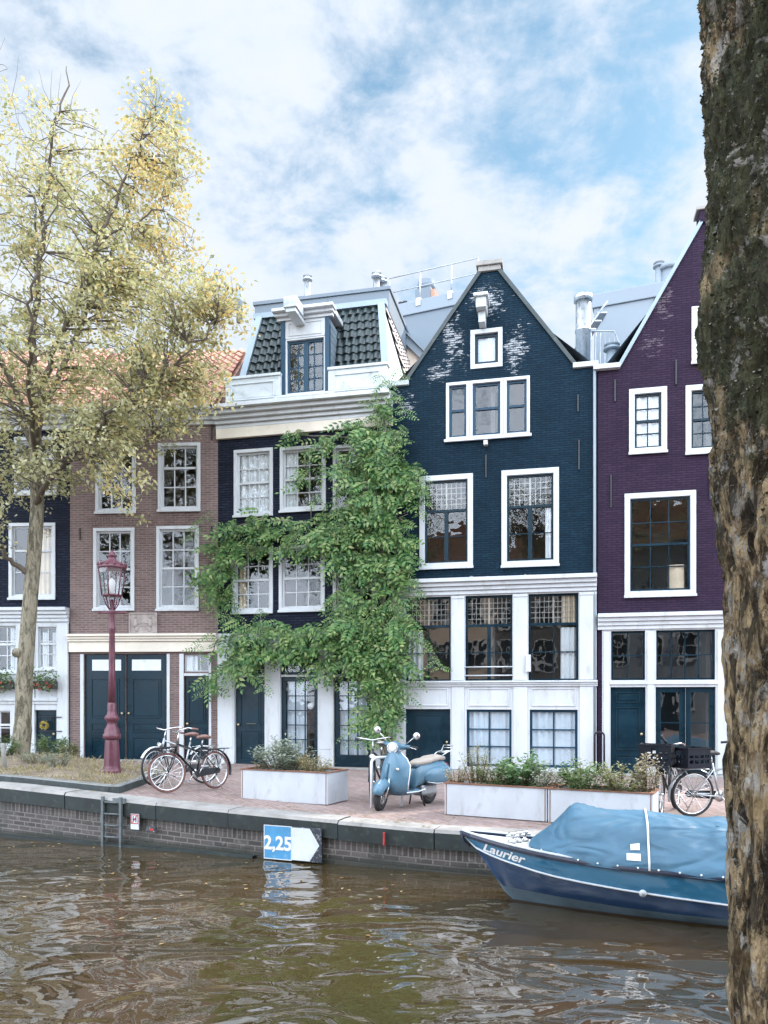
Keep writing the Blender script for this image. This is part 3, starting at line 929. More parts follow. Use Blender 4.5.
ev = Vector((0, run, rise)); hl_ = ev.length; ev.normalize(); nn = Vector((0, -ev.z, ev.y))
rt.quad((0, -.2, 9.35), (L, -.2, 9.35), (L, run - .2, 9.35 + rise), (0, run - .2, 9.35 + rise))
tiles(rt, Vector((0.02, -.25, 9.38)), Vector((1, 0, 0)), ev, nn, L - .06, hl_, .25, .33, .035)
rt.quad((0, 8, 9.3), (L, 8, 9.3), (L, run - .2, 9.35 + rise), (0, run - .2, 9.35 + rise))
for x in (.005, L - .005): rt.add([(x, -.2, 9.3), (x, 8, 9.3), (x, run - .2, 9.35 + rise)], [(0, 1, 2)])
rt.build('roof', M['orange_tile'], ho.root)
for px, y0_, y1_ in ((212, 418, 440), (212, 525, 538), (80, 528, 540)): anchor(ho, px, y0_, y1_)
q = MB(); a = ho.u(212); z = ho.v(212, 533); q.box(a - .03, a + .03, -.12, 0, z - .12, z + .02); q.build('wall_lamp', M['black'], ho.root, bevel=.01)
MB().box(0.02, L - .02, -.25, -.035, -.1, .18).build('doorstep', M['stone'], ho.root, bevel=.015)

# ================================================================== leftmost house
hl = House('canal_house', 'leftmost dark brick house with white ground floor and red flowered window boxes', -95, 20.75, 69.5, 20.56)
L = hl.L
for r_ in ((14.5, 437, 57, 495), (9, 523, 55.5, 599), (-55, 437, -12, 495), (-62, 523, -15, 599)):
    window(hl, hl.rect(*r_), .09, 'white', 'white', 2, 3, .66, sw=.05, bar=.028, curtain=[('curtain_warm', .6, 1, 0, 1, 3)] if r_[1] > 500 else None)
zt1, zt0 = hl.v(30, 608), hl.v(30, 622)
up = hl.holes; hl.holes = []
for r_, cu in (((-14, 624, 18, 673), [('curtain', .1, .35, 0, 1, 2), ('curtain', .75, .95, 0, 1, 2)]), ((36.5, 625, 58.5, 670), [('curtain', .05, .45, 0, .9, 2), ('curtain', .72, 1, 0, .9, 2)])):
    window(hl, hl.rect(*r_), .05, 'white', 'white', 3 if r_[0] < 0 else 2, 3, .6, sw=.04, bar=.024, curtain=cu)
window(hl, hl.rect(-14, 709, 12.5, 747), .05, 'white', 'white', 2, 2, .6, sw=.04, bar=.024, sill=False)
dr = (hl.u(35), .30, hl.u(57), hl.v(46, 710))
panel_door(hl, dr, panels=((0, .4), (.46, 1)), hs=1)
gm = MB(); wall_sheet(gm, 0, L, -.2, zt0 + .05, hl.holes, y=-.03, depth=.12); gm.build('ground_floor_front', M['white'], hl.root)
for a, b, c in ((hl.u(58.8), L - .01, -.09), (hl.u(19), hl.u(35.5), -.06)): MB().box(a, b, c, -.032, .0, zt0 - .05).build('pilaster', M['white'], hl.root, bevel=.006)
q = MB(); moulding(q, 0, hl.u(59), hl.v(30, 704), hl.v(30, 698), .12, 2, base=.05); q.build('string_course', M['white'], hl.root, bevel=.006)
cm = MB(); moulding(cm, 0, L, zt0, zt1, .26, 4, ends=0, base=.07); cm.build('cornice', M['white'], hl.root, bevel=.008)
wm = MB(); wall_sheet(wm, 0, L, zt0, 9.1, up)
for x in (0, L): wm.quad((x, 0, -.2), (x, 8, -.2), (x, 8, 9.1), (x, 0, 9.1))
wm.quad((0, 8, -.2), (L, 8, -.2), (L, 8, 9.1), (0, 8, 9.1))
wm.build('wall', M['navy_brick'], hl.root)
rooms(hl, 9.0, floors=(zt0 + .3, hl.v(30, 508)))
cm = MB(); moulding(cm, 0, L - .02, 8.95, 9.5, .38, 4, ends=0); cm.build('eaves_cornice', M['white'], hl.root, bevel=.008)
rt = MB()
tiles(rt, Vector((0, -.25, 9.5)), Vector((1, 0, 0)), ev, nn, L - .05, hl_, .25, .33, .035)
rt.quad((0, -.2, 9.45), (L, -.2, 9.45), (L, run - .2, 9.45 + rise), (0, run - .2, 9.45 + rise))
rt.quad((0, 8, 9.3), (L, 8, 9.3), (L, run - .2, 9.45 + rise), (0, run - .2, 9.45 + rise))
rt.build('roof', M['orange_tile'], hl.root)
q = MB(); a = hl.u(57) + .05
for z in (hl.v(50, 717), hl.v(50, 731)): q.tube([(dr[0] + .15, -.12, z), (a + .12, -.12, z), (a + .12, -.035, z)], .012, 6)
q.build('door_rail', M['black'], hl.root)
MB().box(dr[0] - .1, dr[2] + .1, -.3, -.065, .0, .29).build('doorstep', M['stone'], hl.root, bevel=.015)

# ================================================================== rear buildings over the roofs
def rear(name, label, pa, Ya, pb, Yb, top_py, depth, wall, cat='building'):
    h = House(name, label, pa, Ya, pb, Yb, cat)
    zt = h.v(pa, top_py)
    q = MB(); q.box(0, h.L, 0, depth, 0, zt - .42); q.build('wall', M[wall], h.root)
    q = MB(); q.box(-.05, h.L + .05, -.06, depth + .05, zt - .418, zt); q.build('roof_edge', M['panel_white'], h.root, bevel=.02)
    return h, zt
ra, za = rear('rear_building', 'pale blue grey clad building with roof railing behind the gable', 384, 25.2, 498, 23.7, 308, 5, 'panel')
rb, zb2 = rear('rear_building', 'pale white box-shaped roof extension behind the purple gable', 594, 23.6, 720, 22.3, 295, 5, 'panel_white')
q = MB()
for px in (601, 655):
    a = rb.u(px)
    for k in range(2): q.tube([(a, -.06, zb2 - .45 - k * .22), (a, -.06, zb2 - .6 - k * .22)], .03, 6)
q.build('wall_bracket', M['black'], rb.root)
# railing
q = MB()
us = [ra.u(388), ra.u(419), ra.u(450.5), ra.u(477)]
for a in us: q.tube([(a, .1, za), (a, .1, za + 1.0)], .025, 6); q.box(a - .08, a + .08, -.085, .16, za - .2, za + .05)
for z in (.98, .5): q.tube([(us[0], .1, za + z), (us[-1], .1, za + z)], .02, 6)
o = q.build('roof_railing', M['dull_steel']); o.parent = ra.root
M['pale_brick'] = brick_mat('orange chimney brick', (.45, .2, .13), (.5, .26, .17), (.4, .35, .3))
cpt = ra.world(ra.u(404), -1.0, za)
ch = thing('chimney', 'square metal clad chimney with round cowl on the rear roof', 'chimney', cpt, ra.ang)
q = MB().box(0, .55, 0, .7, -.1, .95); q.build('stack', M['panel'], ch, bevel=.01)
MB().box(.552, .68, .02, .68, -.1, .85).build('brick_side', M['pale_brick'], ch)
MB().lathe([(.22, .95), (.24, 1.0), (.30, 1.02), (.31, 1.2), (.27, 1.24), (.28, 1.3), (.12, 1.36), (.01, 1.37)], 18, (.28, .35, 0)).build('cowl', M['panel'], ch)
for k, px in enumerate((391.5, 396)):
    p = ra.world(ra.u(px), -.8, za)
    o = MB().lathe([(.08, 0), (.085, .3), (.05, .32), (.05, .42), (.08, .44), (.08, .5)], 10, p).build('vent_pot', M['black'])
    tag(o, ('short black roof vent pot left beside the metal chimney', 'short black roof vent pot nearer the metal chimney')[k], 'vent', 'black vent pots on the rear roof')
# cream rear gable with a white barge board
hc = House('rear_house', 'cream plastered rear house with sloping white barge board behind the attic', 366, 23.4, 424, 22.9, 'house')
z0, z1 = hc.v(383, 311), hc.v(422, 354)
ua, ub = hc.u(383), hc.u(422)
q = MB(); q.prism([(0, 0), (ub, 0), (ub, z1 - .1), (ua, z0 - .1), (0, z0 - .1)], 0, 4); q.build('wall', M['cream_wall'], hc.root)
q = MB(); q.prism([(ua - .05, z0 - .28), (ub + .2, z1 - .42), (ub + .2, z1 - .12), (ua - .05, z0 + .02)], -.12, -.003)
q.prism([(ua - .05, z0 + .025), (ub + .2, z1 - .115), (ub + .2, z1 - .05), (ua - .05, z0 + .09)], -.2, 4); q.build('barge_board', M['panel_white'], hc.root)
window(hc, hc.rect(397.5, 343, 405, 368), .06, 'white', 'white', 1, 2, hole=False, sill=False, y=-.14)
# flues and vents
def flue(px, y0_, y1_, Y, rad, label, cap='cone', mat='steel'):
    p = P(px, y1_, Y); z0, z1 = EYE + (HOR - y1_) / F * Y, EYE + (HOR - y0_) / F * Y
    t = thing('flue_pipe', label, 'pipe', (p.x, p.y, z0 - .4))
    H_ = z1 - z0 + .4
    prof = [(rad, 0), (rad, H_ * .55), (rad * 1.08, H_ * .55 + .01), (rad * 1.08, H_ * .55 + .06), (rad, H_ * .55 + .07), (rad, H_ - .12)]
    MB().lathe(prof, 14).build('pipe', M[mat], t)
    if cap == 'cone': cpf = [(rad * .7, H_ - .12), (rad * 1.6, H_ - .10), (rad * 1.6, H_ - .06), (rad * 1.05, H_ - .05), (rad * 1.05, H_ + .0), (rad * 1.5, H_ + .02), (rad * .2, H_ + .07)]
    else: cpf = [(rad * .9, H_ - .12), (rad * 1.25, H_ - .11), (rad * 1.25, H_ + .02), (rad * .2, H_ + .06)]
    MB().lathe(cpf, 14).build('cap', M[mat], t)
    return t
flue(307.5, 277, 312, 21.4, .085, 'thin grey flue rising behind the dormer', mat='dull_steel')
flue(239.5, 286, 308, 21.4, .085, 'capped flue beside the tree crown left of the attic', 'drum', 'panel_white')
flue(376.5, 274, 345, 21.2, .09, 'left taller pipe of the steel flue pair beside the cream gable')
flue(382, 279, 350, 21.4, .09, 'right shorter pipe of the steel flue pair beside the cream gable')
flue(583, 297, 360, 19.8, .19, 'wide shiny steel flue between the two gables', 'drum')
flue(659, 264, 300, 23.2, .11, 'small finial vent on the white roof extension', mat='panel_white')
flue(669.5, 268, 296, 23.2, .28, 'fat round vent partly behind the purple gable slope', 'drum', 'panel_white')
flue(612, 346, 372, 19.0, .13, 'squat capped vent in the gutter beside the purple gable', mat='zinc')
# balcony rail between the gables
bal = thing('balcony_railing', 'thin metal balcony railing between blue and purple gables', 'railing', P(591, 366, 21))
q = MB(); n = 6
wX = (622 - 591) / F * 21; hz = 35 / F * 21
for i in range(n): q.tube([(wX * .75 * i / (n - 1), 0, -1), (wX * .75 * i / (n - 1), 0, hz)], .018, 5)
q.build('baluster', M['dull_steel'], bal)
q = MB(); q.tube([(0, 0, hz), (wX * .75, 0, hz), (wX, 0, hz * .45), (wX, 0, -1)], .022, 6); q.build('handrail', M['dull_steel'], bal)
# spiral stair seen behind the flue
st = thing('roof_stair', 'small metal stair behind the wide steel flue', 'stair', P(575, 352, 22.5))
q = MB()
for i in range(7):
    q.box(i * .16 - .3, i * .16 - .02, 0, .5, i * .24 - .3, i * .24 - .26)
q.build('tread', M['dull_steel'], st)
q = MB(); q.tube([(-.3, 0, .0 - .3), (.95, 0, 1.5)], .03, 6); q.tube([(-.3, .5, -.3), (.95, .5, 1.5)], .03, 6); q.build('stringer', M['dull_steel'], st)
# ================================================================== ground, quay, canal
LIPY = [(-120, 58), (-60, 34), (-16, 16.6), (-6.5, 13.1), (-2.83, 11.72), (-1.2, 11.05), (.87, 10.25), (3.5, 9.45), (9, 7.9), (30, 2.6), (60, -6)]
LIPZ = [(-16, .50), (-6.5, .28), (-2.83, .10), (-1.2, .055), (.87, 0), (30, 0)]
def gz(X, Y):
    t = clamp((Y - interp(LIPY, X)) / 8)
    a = interpc(LIPZ, X); b = .02 * max(0, -X) if X > -9 else .18
    return a + (b - a) * t
LX = []
x = -120.0
while x < 60:
    LX.append(x); x += (.5 if -12 < x < 8 else 4)
cum = [0]
for a, b in zip(LX, LX[1:]):
    cum.append(cum[-1] + math.hypot(b - a, interp(LIPY, b) - interp(LIPY, a)))
def lip(X):
    return Vector((X, interp(LIPY, X), interpc(LIPZ, X)))
def lipn(X):                                        # towards the land
    d = Vector((.2, interp(LIPY, X + .1) - interp(LIPY, X - .1), 0)).normalized()
    return Vector((-d.y, d.x, 0))

def paving_mat():
    m, nt, out = newmat('red brick paving')
    vec = coords(nt)
    mp = nt.nodes.new('ShaderNodeMapping'); mp.inputs['Rotation'].default_value = (0, 0, math.radians(62)); nt.links.new(vec, mp.inputs[0])
    b = nt.nodes.new('ShaderNodeTexBrick'); nt.links.new(mp.outputs[0], b.inputs[0])
    for k, v_ in (('Scale', 1), ('Brick Width', .21), ('Row Height', .075), ('Mortar Size', .006)): b.inputs[k].default_value = v_
    b.inputs['Color1'].default_value = (.25, .165, .15, 1); b.inputs['Color2'].default_value = (.36, .26, .24, 1); b.inputs['Mortar'].default_value = (.15, .13, .12, 1)
    n1 = noise_(nt, vec, .9, 6, .6); n2 = noise_(nt, vec, 14, 5, .65)
    c = mixc(nt, smooth_(nt, n1, .35, .7, 0, .55), b.outputs['Color'], (.17, .14, .12))
    c = mixc(nt, smooth_(nt, n2, .55, .72, 0, .6), c, (.44, .39, .34))
    h = math_(nt, 'ADD', math_(nt, 'MULTIPLY', b.outputs['Fac'], -1), n2)
    finish(nt, out, c, .8, bump_(nt, h, .5, .01))
    return m
M['paving'] = paving_mat()
M['water_bed'] = paint('canal bed', (.05, .045, .03), .9)
M['earth'] = paint('dry earth', (.20, .155, .11), .9, .35, 2.2, .8, (.34, .28, .19), .7, fine=20)
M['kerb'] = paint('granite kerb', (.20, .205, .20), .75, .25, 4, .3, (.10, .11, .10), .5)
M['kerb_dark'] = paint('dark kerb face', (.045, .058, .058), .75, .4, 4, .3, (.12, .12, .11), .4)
# base ground sheet that reaches the horizon, under everything
struct('ground', MB().quad((-900, -900, -2.2), (900, -900, -2.2), (900, 1500, -2.2), (-900, 1500, -2.2)), M['water_bed'])
g = MB()
rows = [0.42, .9, 1.6, 2.6, 4, 6, 8, 9.5, 14, 40, 900]
def gp(X, w):
    p = lip(X); n = lipn(X)
    q = Vector((X, p.y + w, 0)) if w > 12 else p + n * w
    return Vector((q.x, q.y, gz(q.x, q.y)))
vs = [gp(X, w) for w in rows for X in LX]; k = len(LX)
g.add(vs, [(j * k + i, j * k + i + 1, (j + 1) * k + i + 1, (j + 1) * k + i) for j in range(len(rows) - 1) for i in range(k - 1)], 0, True)
struct('quay_pavement', g, M['paving'])
# quay wall: brick face, stone coping
def wall_mat():
    m, nt, out = newmat('old canal brick')
    uv = nt.nodes.new('ShaderNodeUVMap')
    b = nt.nodes.new('ShaderNodeTexBrick'); nt.links.new(uv.outputs[0], b.inputs[0])
    for k_, v_ in (('Scale', 1), ('Brick Width', .24), ('Row Height', .075), ('Mortar Size', .012), ('Mortar Smooth', .3)): b.inputs[k_].default_value = v_
    su = nt.nodes.new('ShaderNodeSeparateXYZ'); nt.links.new(uv.outputs[0], su.inputs[0])
    sw_ = nt.nodes.new('ShaderNodeCombineXYZ'); nt.links.new(su.outputs[1], sw_.inputs[0]); nt.links.new(su.outputs[0], sw_.inputs[1])
    b2 = nt.nodes.new('ShaderNodeTexBrick'); nt.links.new(sw_.outputs[0], b2.inputs[0]); b2.offset = 0
    for k_, v_ in (('Scale', 1), ('Brick Width', .23), ('Row Height', .085), ('Mortar Size', .012), ('Mortar Smooth', .3)): b2.inputs[k_].default_value = v_
    for b_ in (b, b2): b_.inputs['Color1'].default_value = (.042, .036, .034, 1); b_.inputs['Color2'].default_value = (.115, .095, .088, 1); b_.inputs['Mortar'].default_value = (.19, .175, .16, 1)
    top_ = math_(nt, 'GREATER_THAN', su.outputs[1], -.22)                 # a soldier course of standing bricks under the coping
    bcol = mixc(nt, top_, b.outputs['Color'], b2.outputs['Color'])
    vec = coords(nt)
    n1 = noise_(nt, vec, 1.6, 6, .65); n2 = noise_(nt, vec, 9, 6, .65)
    c = mixc(nt, smooth_(nt, n1, .45, .68, 0, .7), bcol, (.05, .052, .045))
    c = mixc(nt, smooth_(nt, n2, .56, .72, 0, .6), c, (.25, .235, .215))
    sp = nt.nodes.new('ShaderNodeSeparateXYZ'); nt.links.new(vec, sp.inputs[0])
    wet = smooth_(nt, math_(nt, 'ADD', sp.outputs[2], math_(nt, 'MULTIPLY', n1, -.16)), WATER - .02, WATER + .07, .85, 0)   # algae line left by the water
    c = mixc(nt, wet, c, (.022, .026, .018))
    h = math_(nt, 'ADD', math_(nt, 'MULTIPLY', b.outputs['Fac'], -1), n2)
    finish(nt, out, c, .7, bump_(nt, h, .8, .02))
    return m
M['quay_brick'] = wall_mat()
qw = thing('quay_wall', 'old brick quay wall with dark stone coping along the canal', 'quay wall', (0, 0, 0))
XS = [X for X in LX if -60 <= X <= 40]
b = MB(); vs = []; uvs = []
for X in XS:
    p = lip(X); n = lipn(X)
    f = p + n * .05
    i = LX.index(X)
    vs += [(f.x - n.x * .06, f.y - n.y * .06, -2.1), (f.x, f.y, p.z - .18)]
    uvs += [(cum[i], -2.1 - (p.z - .18)), (cum[i], 0.0)]
b.add(vs, [(2 * i, 2 * i + 2, 2 * i + 3, 2 * i + 1) for i in range(len(XS) - 1)])
fo = b.build('brick_face', M['quay_brick'], qw)
ul = fo.data.uv_layers.new(name='UVMap')
for lp in fo.data.loops: ul.data[lp.index].uv = uvs[lp.vertex_index]
R.seed(5)
c = MB(); X = -58.0
def coping(X0, X1):
    m = max(1, int((X1 - X0) / .5)); rings = []
    jz, jn = R.uniform(-.008, .008), R.uniform(-.012, .012)
    for i in range(m + 1):
        Xa = X0 + (X1 - X0) * i / m
        p = lip(Xa); n = lipn(Xa); p = p + n * jn + Vector((0, 0, jz))
        zz = Vector((0, 0, 1))
        rings.append([p - n * .02 - zz * .25, p - n * .03 - zz * .03, p + zz * .015, p + n * .25 + zz * .02, p + n * .43 + zz * .012, p + n * .43 - zz * .3])
    vs = [v for r in rings for v in r]; fs = []; ms = []
    for i in range(m):
        for j in range(6):
            j2 = (j + 1) % 6
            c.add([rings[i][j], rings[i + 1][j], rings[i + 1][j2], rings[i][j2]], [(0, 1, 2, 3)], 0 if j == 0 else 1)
    for r in (rings[0], rings[-1]): c.add(r, [tuple(range(6))], 0)
while X < 38:
    w = R.uniform(1.1, 1.7) if -14 < X < 9 else 4
    coping(X + .006, X + w - .006); X += w
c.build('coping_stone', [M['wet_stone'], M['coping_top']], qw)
c = MB()                                             # low ledge at the water line on the left
for Xa, Xb in ((-16, -1.9),):
    m = 30
    for i in range(m):
        a, d = Xa + (Xb - Xa) * i / m, Xa + (Xb - Xa) * (i + 1) / m
        pa, pb, na = lip(a), lip(d), lipn(a)
        z = WATER + .03
        c.add([(pa.x - na.x * .07, pa.y - na.y * .07, -1.2), (pb.x - na.x * .07, pb.y - na.y * .07, -1.2), (pb.x - na.x * .07, pb.y - na.y * .07, z), (pa.x - na.x * .07, pa.y - na.y * .07, z),
               (pb.x + na.x * .06, pb.y + na.y * .06, z), (pa.x + na.x * .06, pa.y + na.y * .06, z)], [(0, 1, 2, 3), (3, 2, 4, 5)])
c.build('footing_ledge', M['wet_stone'], qw)

# water
def water_mat():
    m, nt, out = newmat('canal water')
    tc = nt.nodes.new('ShaderNodeTexCoord')
    mp = nt.nodes.new('ShaderNodeMapping'); mp.inputs['Rotation'].default_value = (0, 0, math.radians(18)); mp.inputs['Scale'].default_value = (1, 1.5, 1)
    nt.links.new(tc.outputs['Object'], mp.inputs[0])
    n1 = noise_(nt, mp.outputs[0], .75, 1, .4, 1.1); n2 = noise_(nt, mp.outputs[0], 1.9, 1, .4, 1.0); n3 = noise_(nt, mp.outputs[0], 12, 2, .5)
    h = math_(nt, 'ADD', math_(nt, 'MULTIPLY', n1, 1.5), math_(nt, 'ADD', math_(nt, 'MULTIPLY', n2, .42), math_(nt, 'MULTIPLY', n3, .016)))
    c = mixc(nt, smooth_(nt, noise_(nt, tc.outputs['Object'], .35, 3), .3, .7), (.060, .038, .015), (.040, .030, .014))
    finish(nt, out, c, .02, bump_(nt, h, 1.0, .052))
    p = [n for n in nt.nodes if n.type == 'BSDF_PRINCIPLED'][0]
    p.inputs['IOR'].default_value = 3.5
    return m
M['water'] = water_mat()
struct('water', MB().quad((-150, -40, WATER), (150, -40, WATER), (150, 90, WATER), (-150, 90, WATER)), M['water'])
# the near bank the photographer and the mossy tree stand on
nb = MB(); nb.quad((-150, -60, .02), (150, -60, .02), (150, 3.0, .02), (-150, 3.0, .02)); nb.quad((-150, 3.0, -2.1), (150, 3.0, -2.1), (150, 3.0, .02), (-150, 3.0, .02))
struct('near_quay', nb, M['paving'])

# raised planting bed with kerb on the left
def onquay(X, w): 
    p = lip(X) + lipn(X) * w
    return p
bed_edge = [onquay(-16, .47), onquay(-9, .47), onquay(-6.6, .47), P(112, 787, 12.75), P(120, 786, 13.0)]
KP = [Vector((-16.5, 17.2, 0)), Vector((-9.2, 14.6, 0)), Vector((-6.6, 13.66, 0)), Vector((-4.62, 12.92, 0)), Vector((-4.46, 13.0, 0)), Vector((-4.5, 14.4, 0)), Vector((-4.7, 16.4, 0))]
def bedz(X, Y): return gz(X, Y) + .13
kb = MB()
for a, b in zip(KP, KP[1:]):
    n = max(1, int((b - a).length / 1.0))
    for i in range(n):
        p, q = a + (b - a) * (i / n), a + (b - a) * ((i + 1) / n)
        d = (q - p).normalized(); nn = Vector((-d.y, d.x, 0)); p = p + d * .004; q = q - d * .004
        za, zb_ = bedz(p.x, p.y), bedz(q.x, q.y)
        r = []
        for pt, z in ((p, za), (q, zb_)):
            r.append([pt + Vector((0, 0, z - .3)), pt + Vector((0, 0, z - .015)), pt + nn * .015 + Vector((0, 0, z)), pt + nn * .16 + Vector((0, 0, z)), pt + nn * .16 + Vector((0, 0, z - .3))])
        for j in range(5):
            kb.add([r[0][j], r[1][j], r[1][(j + 1) % 5], r[0][(j + 1) % 5]], [(0, 1, 2, 3)], 0 if j == 0 else 1)
        kb.add(r[0], [(0, 1, 2, 3, 4)], 0); kb.add(r[1], [(0, 1, 2, 3, 4)], 0)
struct('kerb', kb, [M['kerb_dark'], M['kerb']])
TREE = P(20, 757, 17.6)
def bed_h(X, Y):
    d = math.hypot(X - TREE.x, Y - TREE.y)
    return bedz(X, Y) - .02 + .16 * math.exp(-(d / 1.1) ** 2) + .03 * noise.noise((X * 1.3, Y * 1.3, 0)) + .015 * noise.noise((X * 5, Y * 5, 2))
eb = MB()
def eg(i, j):
    Y0 = 12.95; X = -16 + (11.45) * i
    ya = interp([(-16.5, 17.3), (-9.2, 14.7), (-6.6, 13.76), (-4.5, 13.0)], X)
    yb_ = interp([(-16.5, 20.2), (-9, 19.6), (-6.6, 18.7), (-4.6, 16.4)], X)
    Y = ya + (yb_ - ya) * j
    return (X, Y, bed_h(X, Y) - (0.03 if j < .01 or i > .99 else 0))
eb.grid(eg, 110, 60)
struct('planting_bed', eb, M['earth'])
M['dry_grass'] = leaf_mat('dry grass and litter', [(.30, .24, .13), (.38, .31, .17), (.22, .20, .09), (.42, .36, .24), (.16, .17, .06)], .25)
gr = MB(); R.seed(21)
for i in range(5200):
    u, w = R.random(), R.random()
    X, Y, Z = eg(u, w)
    if noise.noise((X * .9, Y * .9, 5)) < -.18: continue
    a = R.random() * 2 * PI; lean = R.uniform(.2, 1.5)
    d = Vector((math.cos(a) * lean, math.sin(a) * lean, 1)).normalized()
    gr.leaf(Vector((X, Y, Z - .005)), d, Vector((-d.y, d.x, .3)).normalized(), R.uniform(.05, .16), R.uniform(.012, .03))
o = gr.build('dry_grass', M['dry_grass']); o['kind'] = 'stuff'
M['litter'] = leaf_mat('fallen leaves', [(.30, .20, .08), (.38, .29, .12), (.22, .13, .06), (.42, .36, .2)], .1)
gr = MB()
for i in range(1500):
    X = R.uniform(-6.5, 6); w = abs(R.gauss(0, 1.1)) + .05
    p = onquay(X, w); z = gz(p.x, p.y) + (.024 if w < .43 else .008)
    if noise.noise((p.x * 1.1, p.y * 1.1, 3)) < .0: continue
    a = R.random() * 6.3
    gr.leaf(Vector((p.x, p.y, z)), Vector((math.cos(a), math.sin(a), R.uniform(0, .25))).normalized(), Vector((0, 0, 1)), R.uniform(.03, .07), R.uniform(.02, .045))
for i in range(110):
    X = R.uniform(-7, 3.5); Yw = interp(LIPY, X) - abs(R.gauss(0, 1.6)) - .15
    if X > .3 and Yw > 7.0: continue
    a = R.random() * 6.3; gr.leaf(Vector((X, Yw, WATER + .004)), Vector((math.cos(a), math.sin(a), .02)), Vector((0, 0, 1)), R.uniform(.04, .08), R.uniform(.03, .05))
o = gr.build('fallen_leaves', M['litter']); o['kind'] = 'stuff'

# ================================================================== quay wall fittings
def on_wall(px, py):
    """point of the wall face seen at the pixel"""
    k = (px - CX) / F; lo, hi = -16.0, 10.0
    for _ in range(60):
        m = (lo + hi) / 2; Y = interp(LIPY, m)
        if m / Y < k: lo = m
        else: hi = m
    p = lip(lo); n = lipn(lo)
    return Vector((p.x, p.y, EYE + (HOR - py) / F * p.y)), n, math.atan2(-n.x, n.y)
M['ladder'] = paint('galvanised ladder', (.13, .15, .155), .55, .3, 6, .1, (.07, .06, .05), .5, metal=.2)
p, n, a = on_wall(114, 796); w = 22 / F * p.y
p0 = on_wall(105.5, 796)[0]
ld = thing('ladder', 'short metal rescue ladder fixed to the quay wall over the water', 'ladder', (p0.x - n.x * .065, p0.y - n.y * .065, WATER - .2), a)
H_ = p.z - .005 - (WATER - .2)
for xx in (0, w):
    MB().box(xx - .022, xx + .022, -.02, .03, 0, H_).build('rail', M['ladder'], ld, bevel=.004)
for i in range(5):
    z = .16 + i * (H_ - .25) / 4
    MB().tube([(.02, .005, z), (w - .02, .005, z)], .016, 8).build('rung', M['ladder'], ld)
MB().box(w * .55, w * 1.2, .0, .05, H_ - .10, H_ - .02).build('bracket', M['ladder'], ld)

def text_mesh(name, txt, size, mat, parent, loc, rot=(PI / 2, 0, 0), shear=0.0, ext=.002, bold=0.0, align='CENTER'):
    cu = bpy.data.curves.new(name, 'FONT'); cu.body = txt; cu.size = size; cu.align_x = align; cu.align_y = 'CENTER'
    cu.shear = shear; cu.extrude = ext; cu.offset = bold; cu.resolution_u = 4
    t = bpy.data.objects.new(name + '_src', cu); COL.objects.link(t)
    dg = bpy.context.evaluated_depsgraph_get()
    me = bpy.data.meshes.new_from_object(t.evaluated_get(dg)); bpy.data.objects.remove(t)
    o = bpy.data.objects.new(name, me); COL.objects.link(o); me.materials.clear(); me.materials.append(mat)
    o.location = loc; o.rotation_euler = rot; o.parent = parent
    return o
M['sign_blue'] = paint('worn sign blue', (.07, .30, .55), .5, .12, 4, .05, (.55, .6, .62), .25)
M['sign_white'] = paint('worn sign white', (.70, .74, .78), .5, .1, 3, .05, (.5, .5, .5), .3)
M['sign_black'] = paint('weathered sign black', (.03, .035, .05), .6, .3, 12, .1, (.6, .62, .64), .9)
M['letter_white'] = paint('white lettering', (.82, .82, .82), .5, .05)
pa, n, a = on_wall(267, 840); pb = on_wall(324, 840)[0]
zt, zb_ = on_wall(267, 824)[0].z, on_wall(267, 857)[0].z
sw = (Vector((pb.x, pb.y)) - Vector((pa.x, pa.y))).length
a = math.atan2(pb.y - pa.y, pb.x - pa.x)
nn = Vector((pb.y - pa.y, -(pb.x - pa.x), 0)).normalized()
sg = thing('height_sign', 'blue and white water depth sign reading 2,25 with arrow on quay wall', 'sign', (pa.x + nn.x * .07, pa.y + nn.y * .07, zb_), a)
sh = zt - zb_
MB().box(0, sw * .49, -.012, .012, 0, sh).build('blue_panel', M['sign_blue'], sg, bevel=.003)
MB().box(sw * .492, sw, -.012, .012, 0, sh).build('dark_panel', M['sign_black'], sg, bevel=.003)
MB().prism([(sw * .493, .01), (sw * .80, .01), (sw * .965, sh * .5), (sw * .80, sh - .01), (sw * .493, sh - .01)], -.0165, -.0125).build('white_arrow', M['sign_white'], sg)
text_mesh('depth_figures', '2,25', sh * .56, M['letter_white'], sg, (sw * .245, -.0145, sh * .46), bold=.008)
q = MB(); frame_boxes(q, (-.004, -.004, sw * .49, sh + .004), .012, -.015, -.0125); q.build('border', M['sign_white'], sg)
p, n, a = on_wall(137, 818)
M['sign_red'] = paint('sign red', (.45, .04, .04), .5, .15, 6, .05, (.5, .3, .28), .4)
z0 = p.z
s2 = thing('mooring_sign', 'small red framed white mooring sign on the wall right of ladder', 'sign', (p.x - n.x * .05, p.y - n.y * .05, z0 - .17), a)
MB().box(-.075, .075, -.008, .008, 0, .24).build('plate', M['sign_white'], s2)
q = MB(); frame_boxes(q, (-.07, .085, .07, .235), .014, -.012, -.0085); q.add([(-.055, -.011, .10), (-.04, -.011, .095), (.055, -.011, .215), (.04, -.011, .22)], [(0, 1, 2, 3)]); q.build('red_frame', M['sign_red'], s2)
q = MB(); q.box(-.035, -.018, -.0105, -.0085, .11, .21); q.box(.018, .035, -.0105, -.0085, .11, .21); q.box(-.0175, .0175, -.0105, -.0085, .15, .17); q.build('symbol', M['sign_black'], s2)
p, n, a = on_wall(153, 829)
s3 = thing('wall_plate', 'little dark plate with red mark low on the wall beside the mooring sign', 'plate', (p.x - n.x * .04, p.y - n.y * .04, p.z - .04), a)
